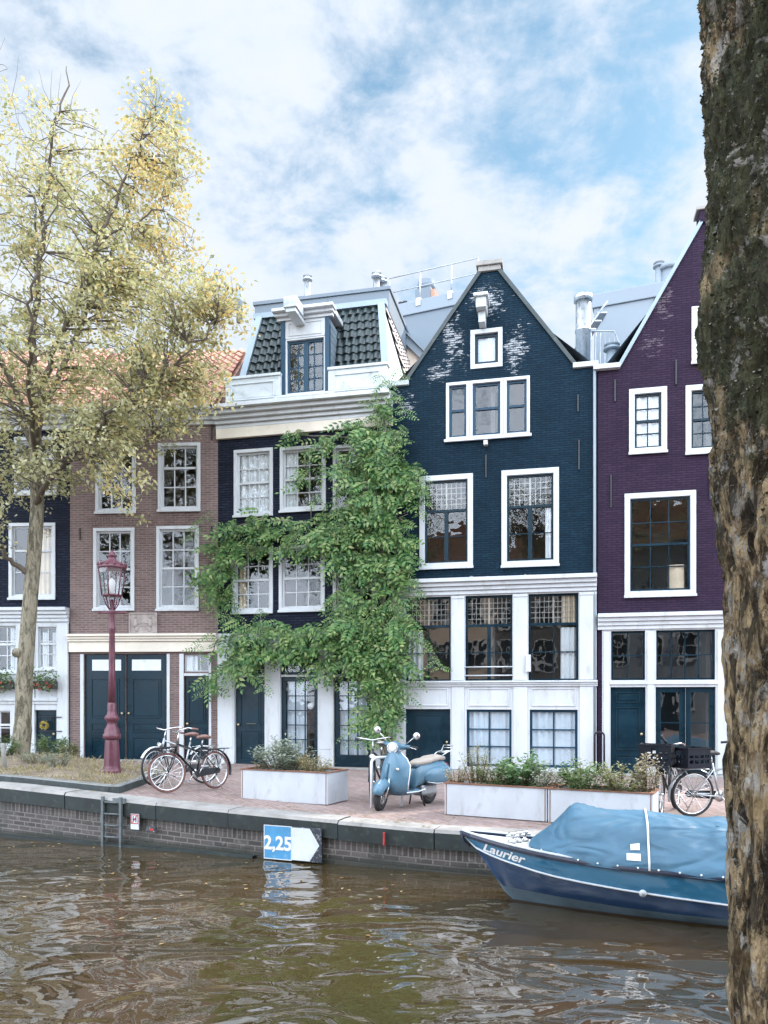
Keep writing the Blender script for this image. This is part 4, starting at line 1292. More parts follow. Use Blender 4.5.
MB().box(-.085, .085, -.01, .01, 0, .085).build('plate', M['sign_black'], s3)
MB().prism([(-.03, .02), (.05, .02), (.05, .055), (.0, .065)], -.014, -.0105).build('red_mark', M['sign_red'], s3)
p, n, a = on_wall(386, 838)
o = MB().box(-.012, .012, -.02, .01, -.09, .09).build('mooring_marker', M['sign_red'], bevel=.004)
o.location = (p.x - n.x * .07, p.y - n.y * .07, p.z); o.rotation_euler = (0, 0, a); tag(o, 'short red marker strip on the dark coping right of the arrow sign', 'marker')

# ================================================================== street lamp
M['lamp'] = paint('maroon lamp paint', (.115, .034, .052), .4, .2, 5, .1, (.32, .17, .17), .3)
lp_ = P(112, 771.5, 15.4)
K = 15.4 / F
lt = thing('street_lamp', 'tall maroon cast iron street lamp with glass lantern on the planted kerb', 'street lamp', (lp_.x, lp_.y, bed_h(lp_.x, lp_.y) - .02))
def pf(l, base=772): return [(r * K, (base - y) * K) for r, y in l]
MB().lathe(pf([(9.8, 772.5), (9.8, 769), (8.6, 767), (8.0, 764), (6.9, 741), (6.6, 738)]), 12, smooth=False).build('base', M['lamp'], lt, bevel=.006)
MB().lathe(pf([(6.6, 737.9), (8.5, 736.5), (8.8, 733), (7.4, 731.5), (7.2, 728), (5, 724), (4.4, 721), (5.8, 719), (7, 717.5), (7, 715), (5, 713), (4.4, 709), (4.4, 703), (3.8, 701)]), 20).build('collar', M['lamp'], lt)
MB().lathe(pf([(3.8, 700.9), (3.2, 670), (2.7, 630), (3.4, 628), (3.4, 626), (2.5, 624), (2.3, 612), (3.2, 611), (3.2, 609), (1.6, 607), (1.6, 598)]), 16).build('post', M['lamp'], lt)
q = MB(); z = (772 - 611) * K; q.tube([(-13 * K, 0, z), (13 * K, 0, z)], .022, 8)
for s in (-1, 1): q.lathe([(.0, -.03), (.035, 0), (.0, .03)], 8, (s * 13 * K, 0, z), axis='x')
q.build('ladder_bar', M['lamp'], lt)
q = MB(); z0, z1, z2 = (772 - 608) * K, (772 - 594) * K, (772 - 567.5) * K
n6 = 6
for i in range(n6):
    w = 2 * PI * (i + .5) / n6; c, s_ = math.cos(w), math.sin(w)
    q.tube([(c * .05, s_ * .05, z0), (c * .12, s_ * .12, z0 + .10), (c * .17, s_ * .17, z1 - .02)], .012, 5)
    q.tube([(c * 9.5 * K, s_ * 9.5 * K, z1), (c * 13.2 * K, s_ * 13.2 * K, z2)], .013, 5)
q.lathe([(9.8 * K, z1 - .02), (10.2 * K, z1), (9.8 * K, z1 + .02)], 6)
lf = q.build('lantern_frame', M['lamp'], lt)
q = MB()
for i in range(n6):
    w0, w1 = 2 * PI * (i + .5) / n6, 2 * PI * (i + 1.5) / n6
    q.quad((math.cos(w0) * 9.3 * K, math.sin(w0) * 9.3 * K, z1 + .02), (math.cos(w1) * 9.3 * K, math.sin(w1) * 9.3 * K, z1 + .02), (math.cos(w1) * 13 * K, math.sin(w1) * 13 * K, z2), (math.cos(w0) * 13 * K, math.sin(w0) * 13 * K, z2))
q.build('lantern_glass', M['lamp_glass'], lf)
MB().lathe([(.02, z1), (.03, z1 + .1), (.06, z1 + .16), (.07, z1 + .26), (.04, z1 + .33), (.005, z1 + .35)], 12).build('lamp_bulb', M['letter_white'], lf)
q = MB(); q.lathe([(13.6 * K, z2), (14.2 * K, z2 + .03), (13.4 * K, z2 + .06), (10 * K, z2 + .12), (5 * K, z2 + .17), (4 * K, z2 + .19), (4 * K, z2 + .25), (5 * K, z2 + .26), (3 * K, z2 + .30), (1 * K, z2 + .37), (.2 * K, z2 + .38)], 18)
for i in range(12):
    w = 2 * PI * i / 12; q.lathe([(.0, -.02), (.028, .0), (.03, .03), (.012, .06), (.0, .09)], 6, (math.cos(w) * 13.4 * K, math.sin(w) * 13.4 * K, z2 + .06))
q.build('lantern_crown', M['lamp'], lf)

# ================================================================== planters
M['planter'] = paint('white fibre cement planter', (.50, .53, .57), .6, .10, 2.5, .25, (.33, .33, .32), .55, stretch=(1, 1, .5))
M['rust'] = paint('rusty steel rim', (.22, .10, .06), .8, .3, 9, .3, (.32, .2, .14), .5)
M['soil'] = paint('dry soil', (.10, .075, .05), .95, .3, 8, .8)
def planter(label, A, B, depth, h):
    A, B = Vector(A), Vector(B); d = B - A; W = d.length; a = math.atan2(d.y, d.x)
    z = min(gz(A.x, A.y), gz(B.x, B.y)) - .01
    t = thing('planter', label, 'planter', (A.x, A.y, z), a, 'white planters along the quay')
    for nm, bx in (('front_panel', (0.03, W - .03, 0, .035)), ('back_panel', (.03, W - .03, depth - .035, depth)), ('side_panel', (0, .028, 0, depth)), ('side_panel', (W - .028, W, 0, depth))):
        MB().box(*bx, .02, h).build(nm, M['planter'], t, bevel=.008)
    q = MB(); frame = ((-.015, W + .015, -.015, .05), (-.015, W + .015, depth - .05, depth + .015), (-.015, .05, .052, depth - .052), (W - .05, W + .015, .052, depth - .052))
    for f in frame: q.box(*f, h + .002, h + .018)
    for x in (.022, W - .034): q.box(x, x + .012, -.004, -.0015, .0, h)
    q.build('rim', M['rust'], t, bevel=.004)
    MB().box(.03, W - .03, .037, depth - .037, .05, h - .05).build('soil', M['soil'], t)
    return t, W, h + z
def XY(px, Y): return ((px - CX) / F * Y, Y)
pl1, W1, H1 = planter('white planter standing alone right of the two bicycles', XY(241, 13.15), XY(327.5, 12.45), .72, .53)
pl2, W2, H2 = planter('long white planter directly right of the blue scooter', XY(444.5, 11.72), XY(547, 11.0), .62, .49)
pl3, W3_, H3 = planter('white planter behind the boat cover, nearest the tree trunk', XY(548, 10.98), XY(653, 10.35), .62, .49)

def plant(name, label, parent_t, x, y, z, rad, h, mat, n, leafL, leafW, style='bush', stems=9, group=None, stem='stem'):
    m = parent_t.matrix_basis if parent_t else Matrix()
    m = Matrix.Translation(parent_t.location) @ Matrix.Rotation(parent_t.rotation_euler.z, 4, 'Z') if parent_t else Matrix()
    p = m @ Vector((x, y, z))
    t = thing(name, label, 'plant', p, 0, group)
    s = MB(); tips = []
    for i in range(stems):
        a = R.random() * 2 * PI; r = rad * math.sqrt(R.random())
        hh_ = h * R.uniform(.55, 1.0) * (1 - .35 * (r / rad) ** 2)
        b0 = Vector((math.cos(a) * r * .35, math.sin(a) * r * .35, -.03)); tip = Vector((math.cos(a) * r, math.sin(a) * r, hh_))
        mid = (b0 + tip) / 2 + Vector((0, 0, hh_ * .12))
        s.tube([b0, mid, tip], [.007, .005, .002], 4); tips.append((b0, mid, tip))
    s.build('stem', M['twig'], t)
    f = MB()
    for i in range(n):
        b0, mid, tip = R.choice(tips); u = R.uniform(.15, 1.05) if style != 'tuft' else R.uniform(.0, .3)
        q = b0.lerp(mid, u * 2) if u < .5 else mid.lerp(tip, (u - .5) * 2)
        q = q + Vector((R.gauss(0, 1), R.gauss(0, 1), R.gauss(0, .7))) * (rad * .10)
        a = R.random() * 2 * PI; up = R.uniform(-.3, .7) if style == 'bush' else R.uniform(.6, 2.0)
        d = Vector((math.cos(a), math.sin(a), up)).normalized()
        nr = Vector((R.gauss(0, .5), R.gauss(0, .5), 1)).normalized()
        f.leaf(q, d, nr, leafL * R.uniform(.6, 1.3), leafW * R.uniform(.6, 1.3))
    f.build('foliage', M[mat], t)
    return t
M['twig'] = paint('brown twig', (.13, .10, .06), .8, .3, 10, .2)
M['silver_leaf'] = leaf_mat('silver green leaves', [(.16, .20, .15), (.26, .30, .25), (.20, .24, .16), (.34, .37, .32)], .25)
M['straw_leaf'] = leaf_mat('straw coloured leaves', [(.36, .30, .16), (.28, .26, .12), (.42, .36, .24), (.22, .2, .08)], .3)
M['green_leaf'] = leaf_mat('mid green leaves', [(.06, .12, .04), (.11, .19, .07), (.16, .24, .10), (.22, .27, .15)], .3)
M['bright_leaf'] = leaf_mat('fresh green leaves', [(.07, .16, .06), (.13, .24, .10), (.20, .31, .16)], .35)
M['olive_leaf'] = leaf_mat('olive leaves', [(.12, .15, .06), (.18, .20, .09), (.26, .26, .14), (.34, .32, .2)], .3)
M['pale_leaf'] = leaf_mat('pale dry seed heads', [(.40, .36, .27), (.30, .26, .16), (.5, .46, .38)], .3)
M['red_flower'] = leaf_mat('red geranium petals', [(.5, .05, .04), (.6, .12, .10), (.55, .25, .22)], .3)
M['yellow_flower'] = leaf_mat('yellow petals', [(.55, .42, .06), (.62, .52, .16), (.4, .3, .06)], .2)
R.seed(31)
g1 = 'plants in the lone planter'
plant('bush', 'silver green leafy bush filling the left of the lone planter', pl1, .60, .36, .47, .52, .66, 'silver_leaf', 1900, .085, .032, stems=34, group=g1)
plant('dry_plant', 'straw yellow dry plant on the right of the lone planter', pl1, 1.18, .36, .47, .38, .36, 'straw_leaf', 1300, .055, .016, stems=22, group=g1)
plant('dry_plant', 'low dry fringe at the left end of the lone planter', pl1, .18, .36, .47, .18, .28, 'straw_leaf', 160, .05, .016, stems=8, group=g1)
g2 = 'plants in the two quayside planters'
plant('tall_weed', 'tall thin stalks rising from the planter right of the scooter', pl2, .42, .3, .42, .32, .72, 'olive_leaf', 800, .055, .022, stems=26, group=g2)
plant('seed_plant', 'pinkish dry seed heads at the corner nearest the scooter', pl2, .1, .25, .42, .2, .40, 'pale_leaf', 420, .045, .022, stems=16, group=g2)
plant('bush', 'broad leaved fresh green bush in the middle of the long planter', pl2, 1.12, .32, .42, .33, .64, 'bright_leaf', 560, .11, .06, stems=18, group=g2)
plant('bush', 'low mixed green growth left of the broad leaved bush', pl2, .78, .28, .42, .36, .42, 'green_leaf', 900, .055, .028, stems=22, group=g2)
plant('bush', 'low grey green growth at the right end of the long planter', pl2, 1.45, .28, .42, .3, .46, 'silver_leaf', 800, .055, .026, stems=22, group=g2)
plant('bush', 'bushy green plant at the left of the planter behind the boat', pl3, .42, .3, .42, .42, .54, 'green_leaf', 1300, .065, .036, stems=28, group=g2)
plant('bush', 'olive green bushy plant in the middle of the planter behind the boat', pl3, .95, .3, .42, .40, .48, 'olive_leaf', 1100, .06, .034, stems=26, group=g2)
plant('seed_plant', 'pale tall seed plant beside the black bicycle crate', pl3, 1.30, .32, .42, .2, .66, 'pale_leaf', 700, .055, .026, stems=20, group=g2)
# greenery at the left house
def flowers_in(t, mat, n, rad, h, L):
    f = MB()
    for i in range(n):
        a = R.random() * 2 * PI; r = rad * math.sqrt(R.random())
        c = Vector((math.cos(a) * r, math.sin(a) * r - rad * .3, h * R.uniform(.3, 1.0)))
        for k in range(7):
            d = Vector((R.gauss(0, 1), R.gauss(0, 1), R.gauss(0, 1))).normalized()
            f.leaf(c, d, d.orthogonal(), L, L * .8)
    f.build('flower', M[mat], t)
M['window_box'] = paint('dark window box', (.05, .05, .045), .7)
for (x0, x1), lab in (((-16, 17), 'long window box of red geraniums left of the street tree'), ((36, 60), 'overflowing window box of geraniums right of the street tree')):
    a, b_ = hl.u(x0), hl.u(x1); zb_ = hl.v(45, 689)
    w = hl.world((a + b_) / 2, .22, zb_)
    t = thing('window_box', lab, 'window box', w, hl.ang, 'geranium window boxes')
    W_ = b_ - a
    MB().box(-W_ / 2, W_ / 2, -.1, .1, 0, .2).build('box', M['window_box'], t, bevel=.01)
    f = MB()
    for i in range(int(W_ * 700)):
        c = Vector((R.uniform(-W_ / 2, W_ / 2) * 1.06, R.gauss(-.08, .11), .18 + R.gauss(.04, .15)))
        d = Vector((R.gauss(0, 1), R.gauss(-.4, 1), R.gauss(0, .8))).normalized()
        f.leaf(c, d, Vector((R.gauss(0, .6), R.gauss(0, .6), 1)).normalized(), R.uniform(.05, .09), R.uniform(.04, .07))
    f.build('foliage', M['green_leaf'], t)
    f = MB()
    for i in range(int(W_ * 12)):
        c = Vector((R.uniform(-W_ / 2, W_ / 2), R.uniform(-.32, -.1), R.uniform(-.05, .25)))
        for k in range(12):
            d = Vector((R.gauss(0, 1), R.gauss(0, 1), R.gauss(0, 1))).normalized(); f.leaf(c, d, d.orthogonal(), .055, .045)
    f.build('flower', M['red_flower'], t)
w = hl.world(hl.u(46), .10, hl.v(46, 725)); wr = thing('wreath', 'round yellow flower wreath hanging on the dark door at far left', 'wreath', w, hl.ang)
f = MB()
for i in range(260):
    a = R.random() * 2 * PI; c = Vector((math.cos(a) * .085, 0, math.sin(a) * .085)) + Vector((R.gauss(0, .016), R.gauss(0, .02), R.gauss(0, .016)))
    d = Vector((R.gauss(0, 1), R.gauss(-.6, .6), R.gauss(0, 1))).normalized(); f.leaf(c, d, d.orthogonal(), .04, .03)
f.build('petals', M['yellow_flower'], wr)
for px, py, Y, rad, h_, mt, lab in ((52, 752, 19.4, .45, .62, 'green_leaf', 'dark green shrub in front of the door with the wreath'),
                                     (70, 756, 19.3, .32, .40, 'olive_leaf', 'smaller olive shrub at the corner of the brick house'),
                                     (-2, 762, 17.2, .45, .50, 'green_leaf', 'low green shrub at the far left edge of the bed')):
    p = P(px, py, Y); plant('shrub', lab, None, p.x, p.y, bed_h(p.x, p.y) if Y < 18.8 else gz(p.x, p.y) + .1, rad, h_, mt, 1300 if rad > .4 else 700, .08, .035, stems=24, group='shrubs by the left houses')
for px, py, Y, rad, lab in ((36, 762, 16.6, .42, 'scruffy pale plants around the foot of the street tree'), (60, 764, 16.2, .4, 'scruffy grey green weeds right of the street tree')):
    p = P(px, py, Y); plant('weed', lab, None, p.x, p.y, bed_h(p.x, p.y), rad, .32, 'silver_leaf', 420, .07, .02, stems=22, group='weeds in the planting bed')
p = P(5, 768, 15.2)
o = MB().lathe([(.045, -.1), (.045, .5), (.03, .53), (.0, .535)], 8).build('wooden_stake', M['stone']); o.location = (p.x, p.y, bed_h(p.x, p.y)); o.rotation_euler = (0.05, -.06, 0)
tag(o, 'short weathered wooden stake in the bed at far left', 'stake')
# ================================================================== bicycles
M['bike_black'] = paint('black bicycle enamel', (.012, .014, .018), .3, .2, 9, .03)
M['bike_silver'] = paint('silver grey bicycle paint', (.48, .50, .52), .35, .15, 9, .05, metal=.5)
M['chrome'] = paint('chrome', (.62, .63, .64), .22, .1, 12, .03, metal=.9)
M['rubber'] = paint('tyre rubber', (.025, .025, .027), .75, .2, 12, .1)
M['brown_tyre'] = paint('faded red brown tyre', (.16, .075, .065), .75, .25, 12, .1)
M['saddle_brown'] = paint('brown saddle leather', (.22, .12, .10), .55, .25, 12, .1)
M['crate'] = paint('black plastic crate', (.008, .010, .016), .55, .15, 9, .05, spec=.2)
M['pale_mud'] = paint('white mudguard', (.60, .61, .62), .4, .12, 8, .05)

def wheel_mesh(t, x, r, tyre, name='wheel', steer=None):
    tf = steer or (lambda p: p)
    def ring(rr, tr, n=36, m=8):
        q = MB(); vs = []
        for i in range(n):
            a = 2 * PI * i / n
            for j in range(m):
                b = 2 * PI * j / m; rad = rr + tr * math.cos(b)
                vs.append(tf(Vector((x + rad * math.cos(a), tr * math.sin(b), r + rad * math.sin(a)))))
        q.add(vs, [(i * m + j, ((i + 1) % n) * m + j, ((i + 1) % n) * m + (j + 1) % m, i * m + (j + 1) % m) for i in range(n) for j in range(m)], 0, True)
        return q
    w = ring(r - .047, .013, m=6).build(name, M['chrome'], t)
    ring(r - .021, .021).build('tyre', M[tyre], w)
    q = MB()
    for i in range(20):
        a = 2 * PI * i / 20; s = .028 if i % 2 else -.028
        q.tube([tf(Vector((x + .03 * math.cos(a + .5), s, r + .03 * math.sin(a + .5)))), tf(Vector((x + (r - .05) * math.cos(a), 0, r + (r - .05) * math.sin(a))))], .0026, 3, cap=False)
    q.build('spokes', M['chrome'], w)
    q = MB(); q.tube([tf(Vector((x, -.05, r))), tf(Vector((x, .05, r)))], .022, 8); q.build('hub', M['chrome'], w)
    return w

def crate(label, m, x, z, W=.42, D=.33, H=.27, rot=0.0):
    loc = m @ Vector((x, 0, z))
    t = thing('crate', label, 'crate', loc, m.to_euler().z + rot, 'crates on the bicycles')
    q = MB(); e = .012
    for sy in (-W / 2, W / 2 - e):
        q.box(-D / 2, D / 2, sy, sy + e, 0, .07); q.box(-D / 2, D / 2, sy, sy + e, H - .09, H)
        for k in range(5): xx = -D / 2 + (D - .03) * k / 4; q.box(xx, xx + .03, sy + .001, sy + e - .001, .07, H - .09)
        q.box(-D / 2 + .03, D / 2 - .03, sy + .002, sy + e - .002, .12, .15)
    for sx in (-D / 2, D / 2 - e):
        q.box(sx, sx + e, -W / 2 + e, W / 2 - e, 0, .07); q.box(sx, sx + e, -W / 2 + e, -.06, H - .09, H); q.box(sx, sx + e, .06, W / 2 - e, H - .09, H); q.box(sx, sx + e, -.06, .06, H - .025, H)
        for k in range(6): yy = -W / 2 + e + (W - .054) * k / 5; q.box(sx + .001, sx + e - .001, yy, yy + .03, .07, H - .09)
        q.box(sx + .002, sx + e - .002, -W / 2 + .04, W / 2 - .04, .12, .15)
    q.box(-D / 2 + .012, D / 2 - .012, -W / 2 + .012, W / 2 - .012, 0.001, .012)
    q.build('crate_body', M['crate'], t)
    q = MB(); frame_boxes(q, (-W / 2 - .012, 0, W / 2 + .012, 1), .02, 0, 0) if False else None
    q = MB()
    q.box(-D / 2 - .01, D / 2 + .01, -W / 2 - .01, -W / 2 + .008, H + .001, H + .02); q.box(-D / 2 - .01, D / 2 + .01, W / 2 - .008, W / 2 + .01, H + .001, H + .02)
    q.box(-D / 2 - .01, -D / 2 + .008, -W / 2 + .009, W / 2 - .009, H + .001, H + .02); q.box(D / 2 - .008, D / 2 + .01, -W / 2 + .009, W / 2 - .009, H + .001, H + .02)
    q.build('rim', M['crate'], t)
    return t

def bicycle(label, front, heading, frame='bike_black', tyre='rubber', mud='bike_black', saddle='rubber', bars='chrome', steer=0.0, front_rack=False, group='bicycles parked on the quay', lean=.06, basket=None):
    d = Vector((math.cos(heading), math.sin(heading)))
    wb, r = 1.08, .345
    rear = Vector(front) - d * wb
    z = gz(front[0], front[1]); z2 = gz(rear.x, rear.y)
    t = thing('bicycle', label, 'bicycle', (rear.x, rear.y, (z + z2) / 2 + .005), heading, group)
    t.rotation_euler = (lean, -math.atan2(z - z2, wb) * .9, heading)
    h0 = Vector((.86, 0, .88)); h1 = Vector((.905, 0, .70)); ax = (h0 - h1).normalized()
    rm = Matrix.Translation(h0) @ Matrix.Rotation(steer, 4, ax) @ Matrix.Translation(-h0)
    sf = lambda p: rm @ Vector(p)
    bb = Vector((.44, 0, .30)); st = Vector((.30, 0, .80))
    q = MB()
    q.tube([h1, bb], .019, 8); q.tube([h0 + Vector((.01, 0, -.04)), Vector((.345, 0, .68))], .017, 8); q.tube([st, bb], .017, 8); q.tube([h0, h1], .021, 8)
    for s in (-1, 1):
        q.tube([bb + Vector((0, s * .03, 0)), Vector((0, s * .06, r))], .011, 6); q.tube([Vector((.325, s * .02, .72)), Vector((0, s * .06, r))], .009, 6)
    q.build('frame', M[frame], t)
    q = MB()
    for s in (-1, 1): q.tube([sf(h1 + Vector((0, s * .045, -.01))), sf((.98, s * .05, .50)), sf((wb, s * .055, r))], .012, 6)
    q.tube([sf(h1 + Vector((0, -.05, -.01))), sf(h1 + Vector((0, .05, -.01)))], .016, 6); q.build('fork', M[frame], t)
    wheel_mesh(t, wb, r, tyre, steer=sf); wheel_mesh(t, 0, r, tyre)
    for x, a0, a1, f in ((0, -.25, 2.5, lambda p: Vector(p)), (wb, .5, 2.75, sf)):
        q = MB(); n = 14; vs = []
        for i in range(n + 1):
            a = a0 + (a1 - a0) * i / n
            if x == 0: a = PI - a - .0
            for yy, rr in ((-.032, .385), (-.02, .398), (.02, .398), (.032, .385)):
                vs.append(f((x + rr * math.cos(a), yy, r + rr * math.sin(a) - .012)))
        q.add(vs, [(i * 4 + j, i * 4 + j + 1, i * 4 + j + 5, i * 4 + j + 4) for i in range(n) for j in range(3)], 0, True)
        q.build('mudguard', M[mud], t)
    q = MB()
    st2 = h0 + ax * .16
    q.tube([sf(h0), sf(st2)], .013, 8)
    q.tube([sf(st2 + Vector((-.20, -.31, .02))), sf(st2 + Vector((-.05, -.28, .05))), sf(st2 + Vector((.05, -.16, .03))), sf(st2 + Vector((.03, 0, .0))), sf(st2 + Vector((.05, .16, .03))), sf(st2 + Vector((-.05, .28, .05))), sf(st2 + Vector((-.20, .31, .02)))], .0135, 8)
    hb_ = q.build('handlebar', M[bars], t)
    for s in (-1, 1):
        q = MB(); q.tube([sf(st2 + Vector((-.11, s * .297, .035))), sf(st2 + Vector((-.22, s * .312, .018)))], .019, 8); q.build('grip', M['rubber'] if saddle != 'saddle_brown' else M['saddle_brown'], hb_)
    q = MB(); q.lathe([(.0, .03), (.03, .02), (.045, -.04), (.05, -.05), (.0, -.055)], 12, axis='x')
    q.v = [tuple(sf((-p[0] + .95, p[1], p[2] + .76))) for p in q.v]; q.build('headlight', M['chrome'], t)
    q = MB(); q.tube([st, st + Vector((-.025, 0, .12))], .013, 8); q.build('seat_post', M['chrome'], t)
    rings = []
    c0 = st + Vector((-.03, 0, .15))
    for f, wy, wz in ((-.14, .03, .02), (-.12, .085, .035), (-.04, .09, .04), (.04, .05, .035), (.12, .025, .028), (.15, .012, .015)):
        rings.append([c0 + Vector((f, wy * math.cos(a), wz * math.sin(a) + .012 * math.cos(f * 15))) for a in [2 * PI * k / 12 for k in range(12)]])
    MB().loft(rings).build('saddle', M[saddle], t)
    q = MB()
    for s in (-1, 1):
        q.tube([(.22, s * .06, .72), (-.30, s * .07, .735)], .008, 5); q.tube([(-.18, s * .07, .733), (0, s * .065, r)], .007, 5)
    for k in range(5): q.tube([(.12 - k * .1, -.065, .735), (.12 - k * .1, .065, .735)], .006, 5)
    q.build('rear_rack', M[mud] if mud != 'pale_mud' else M['chrome'], t)
    if front_rack:
        q = MB()
        for s in (-1, 1):
            q.tube([sf((.93, s * .13, .775)), sf((1.28, s * .13, .775))], .01, 5); q.tube([sf((1.2, s * .13, .772)), sf((wb, s * .06, r))], .008, 5)
        for k in range(6): q.tube([sf((.94 + k * .066, -.13, .775)), sf((.94 + k * .066, .13, .775))], .008, 5)
        q.build('front_rack', M['bike_black'], t)
    q = MB(); q.prism([(-.06, .29), (.47, .235), (.52, .29), (.49, .36), (.40, .375), (-.05, .395), (-.1, .345)], .045, .062); q.build('chain_guard', M['bike_black'], t, bevel=.01)
    q = MB(); q.lathe([(.085, -.005), (.085, .005)], 20, tuple(bb), axis='y')
    q.tube([bb + Vector((0, -.07, 0)), bb + Vector((.09, -.075, -.13))], .01, 6); q.tube([bb + Vector((0, .07, 0)), bb + Vector((-.09, .075, .13))], .01, 6)
    q.box(.48, .58, -.17, -.085, .155, .18); q.box(.30, .40, .085, .17, .42, .445); q.build('crankset', M['chrome'], t)
    q = MB(); q.tube([(.06, .07, .26), (.0, .19, .0)], .011, 6); q.build('kickstand', M['chrome'], t)
    return t
def face(px, Y, off=0): return XY(px, Y)
bicycle('black bicycle with red brown tyres parked nearest the canal left of the planter', XY(168, 13.25), math.radians(180 + 55), 'bike_black', 'brown_tyre', 'bike_black', 'saddle_brown', steer=-.30, front_rack=True)
bicycle('silver grey bicycle with white mudguards standing behind the black one', XY(155, 14.1), math.radians(180 + 48), 'bike_silver', 'rubber', 'pale_mud', 'saddle_brown', steer=.25, lean=.10)
bc = bicycle('dark bicycle with brown saddle and front crate beside the right planter', XY(661, 11.45), math.radians(180 + 58), 'bike_black', 'rubber', 'bike_black', 'saddle_brown', steer=.1, front_rack=True)
def mat_of(t): return Matrix.Translation(t.location) @ t.rotation_euler.to_matrix().to_4x4()
crate('black plastic crate on the front rack above the narrow bicycle wheel', mat_of(bc), 1.10, .79, .46, .36, .28)
bd = bicycle('grey bicycle with rear crate half hidden by the near tree trunk', XY(757, 11.7), math.radians(10), 'bike_silver', 'rubber', 'bike_silver', 'rubber', steer=-.2)
crate('blue black crate tilted on the rear rack next to the near trunk', mat_of(bd), -.06, .745, .36, .44, .28, .25)
bq = bicycle('black bicycle mostly hidden behind the blue scooter by the hoop', XY(372, 12.9), math.radians(180 + 75), 'bike_black', 'rubber', 'bike_black', 'rubber', steer=.2)
# hoop stands and hooks
def hoop(label, px, py, Y, w, h, ang, mat, rad=.024, grp=None, cat='bike stand', name='bike_stand'):
    p = P(px, py, Y); z = gz(p.x, Y)
    pts = [(0, 0, -.1), (0, 0, h - .09)] + [(.09 - .09 * math.cos(a), 0, h - .09 + .09 * math.sin(a)) for a in (.4, .8, 1.2, PI / 2)] + [(w - .09 + .09 * math.sin(a), 0, h - .09 + .09 * math.cos(a)) for a in (.0, .4, .8, 1.2, PI / 2)] + [(w, 0, -.1)]
    o = MB().tube(pts, rad, 8).build(name, M[mat]); o.location = (p.x, Y, z); o.rotation_euler = (0, 0, ang)
    return tag(o, label, cat, grp)
hoop('white hoop bike stand immediately left of the blue scooter', 371.5, 800, 12.35, .55, .80, math.radians(28), 'letter_white')
hoop('low black hoop against the white pier right of the planter windows', 594.5, 770, 18.0, .22, 1.0, hb.ang, 'black', .022, None, 'hoop', 'door_hoop')

# ================================================================== scooter
M['scooter'] = paint('light blue scooter paint', (.095, .195, .275), .2, .04, 3, .02)
M['scooter_dark'] = paint('scooter blue shade trim', (.05, .10, .15), .35, .1, 5, .04)
M['cream_seat'] = paint('cream grey seat vinyl', (.40, .345, .30), .5, .1, 5, .15)
M['light_glass'] = paint('headlamp glass', (.75, .78, .80), .08, .1, 8, .05)
M['tail_red'] = paint('tail lamp red', (.4, .02, .03), .15, .1, 8)
def se(x, cy, cz, ry, rz, n=20, p=2.6):
    out = []
    for k in range(n):
        a = 2 * PI * k / n; c, s = math.cos(a), math.sin(a)
        out.append(Vector((x, cy + ry * math.copysign(abs(c) ** (2 / p), c), cz + rz * math.copysign(abs(s) ** (2 / p), s))))
    return out
fx, fy = XY(377.5, 12.0); sh_ = math.radians(180 + 50)
rearp = Vector((fx, fy)) - Vector((math.cos(sh_), math.sin(sh_))) * 1.32
sc = thing('scooter', 'light blue vintage style motor scooter with cream seat on its stand', 'scooter', (rearp.x, rearp.y, gz(rearp.x, rearp.y)), sh_)
sc.scale = (.94, .94, .94)
PVT = Vector((1.16, 0, .6)); sax = Vector((-.42, 0, 1)).normalized()
smx = Matrix.Translation(PVT) @ Matrix.Rotation(math.radians(20), 4, sax) @ Matrix.Translation(-PVT)
sf = lambda p: smx @ Vector(p)
def tfm(mb, f): mb.v = [tuple(f(p)) for p in mb.v]; return mb
def scooter_wheel(x, f):
    r = .225
    q = MB(); vs = []; n, m = 32, 10
    for i in range(n):
        a = 2 * PI * i / n
        for j in range(m):
            b = 2 * PI * j / m; rad = r - .058 + .058 * math.cos(b)
            vs.append(f((x + rad * math.cos(a), .055 * math.sin(b), r + rad * math.sin(a))))
    q.add(vs, [(i * m + j, ((i + 1) % n) * m + j, ((i + 1) % n) * m + (j + 1) % m, i * m + (j + 1) % m) for i in range(n) for j in range(m)], 0, True)
    w = q.build('wheel', M['rubber'], sc)
    q = MB(); q.lathe([(.12, -.04), (.125, -.05), (.05, -.03), (.04, -.06), (.04, .06), (.05, .03), (.125, .05), (.12, .04)], 20, (x, 0, r), axis='y'); tfm(q, f); q.build('rim', M['chrome'], w)
scooter_wheel(1.32, sf); scooter_wheel(0, lambda p: Vector(p))
q = MB()                                             # front mudguard wrapped over the wheel
rings = []
for k in range(9):
    a = math.radians(18 + 132 * k / 8); rr = .285; cxx, czz = 1.32 + rr * math.cos(a), .235 + rr * math.sin(a)
    wd = .085 + .03 * math.sin(PI * k / 8); rad = Vector((math.cos(a), 0, math.sin(a)))
    rings.append([Vector((cxx, 0, czz)) + Vector((0, wd * math.cos(b), 0)) + rad * (.055 * math.sin(b) - .02) - rad * (.07 * (abs(math.cos(b)) ** 3)) for b in [PI * j / 10 for j in range(11)]] + [Vector((cxx, 0, czz)) - rad * .06])
q.loft(rings); tfm(q, sf); q.build('mudguard', M['scooter'], sc)
q = MB(); q.tube([(1.32, .075, .225), (1.24, .08, .42), (1.17, .05, .58)], .022, 8); tfm(q, sf); q.build('fork', M['chrome'], sc)
q = MB()                                             # leg shield
rings = []
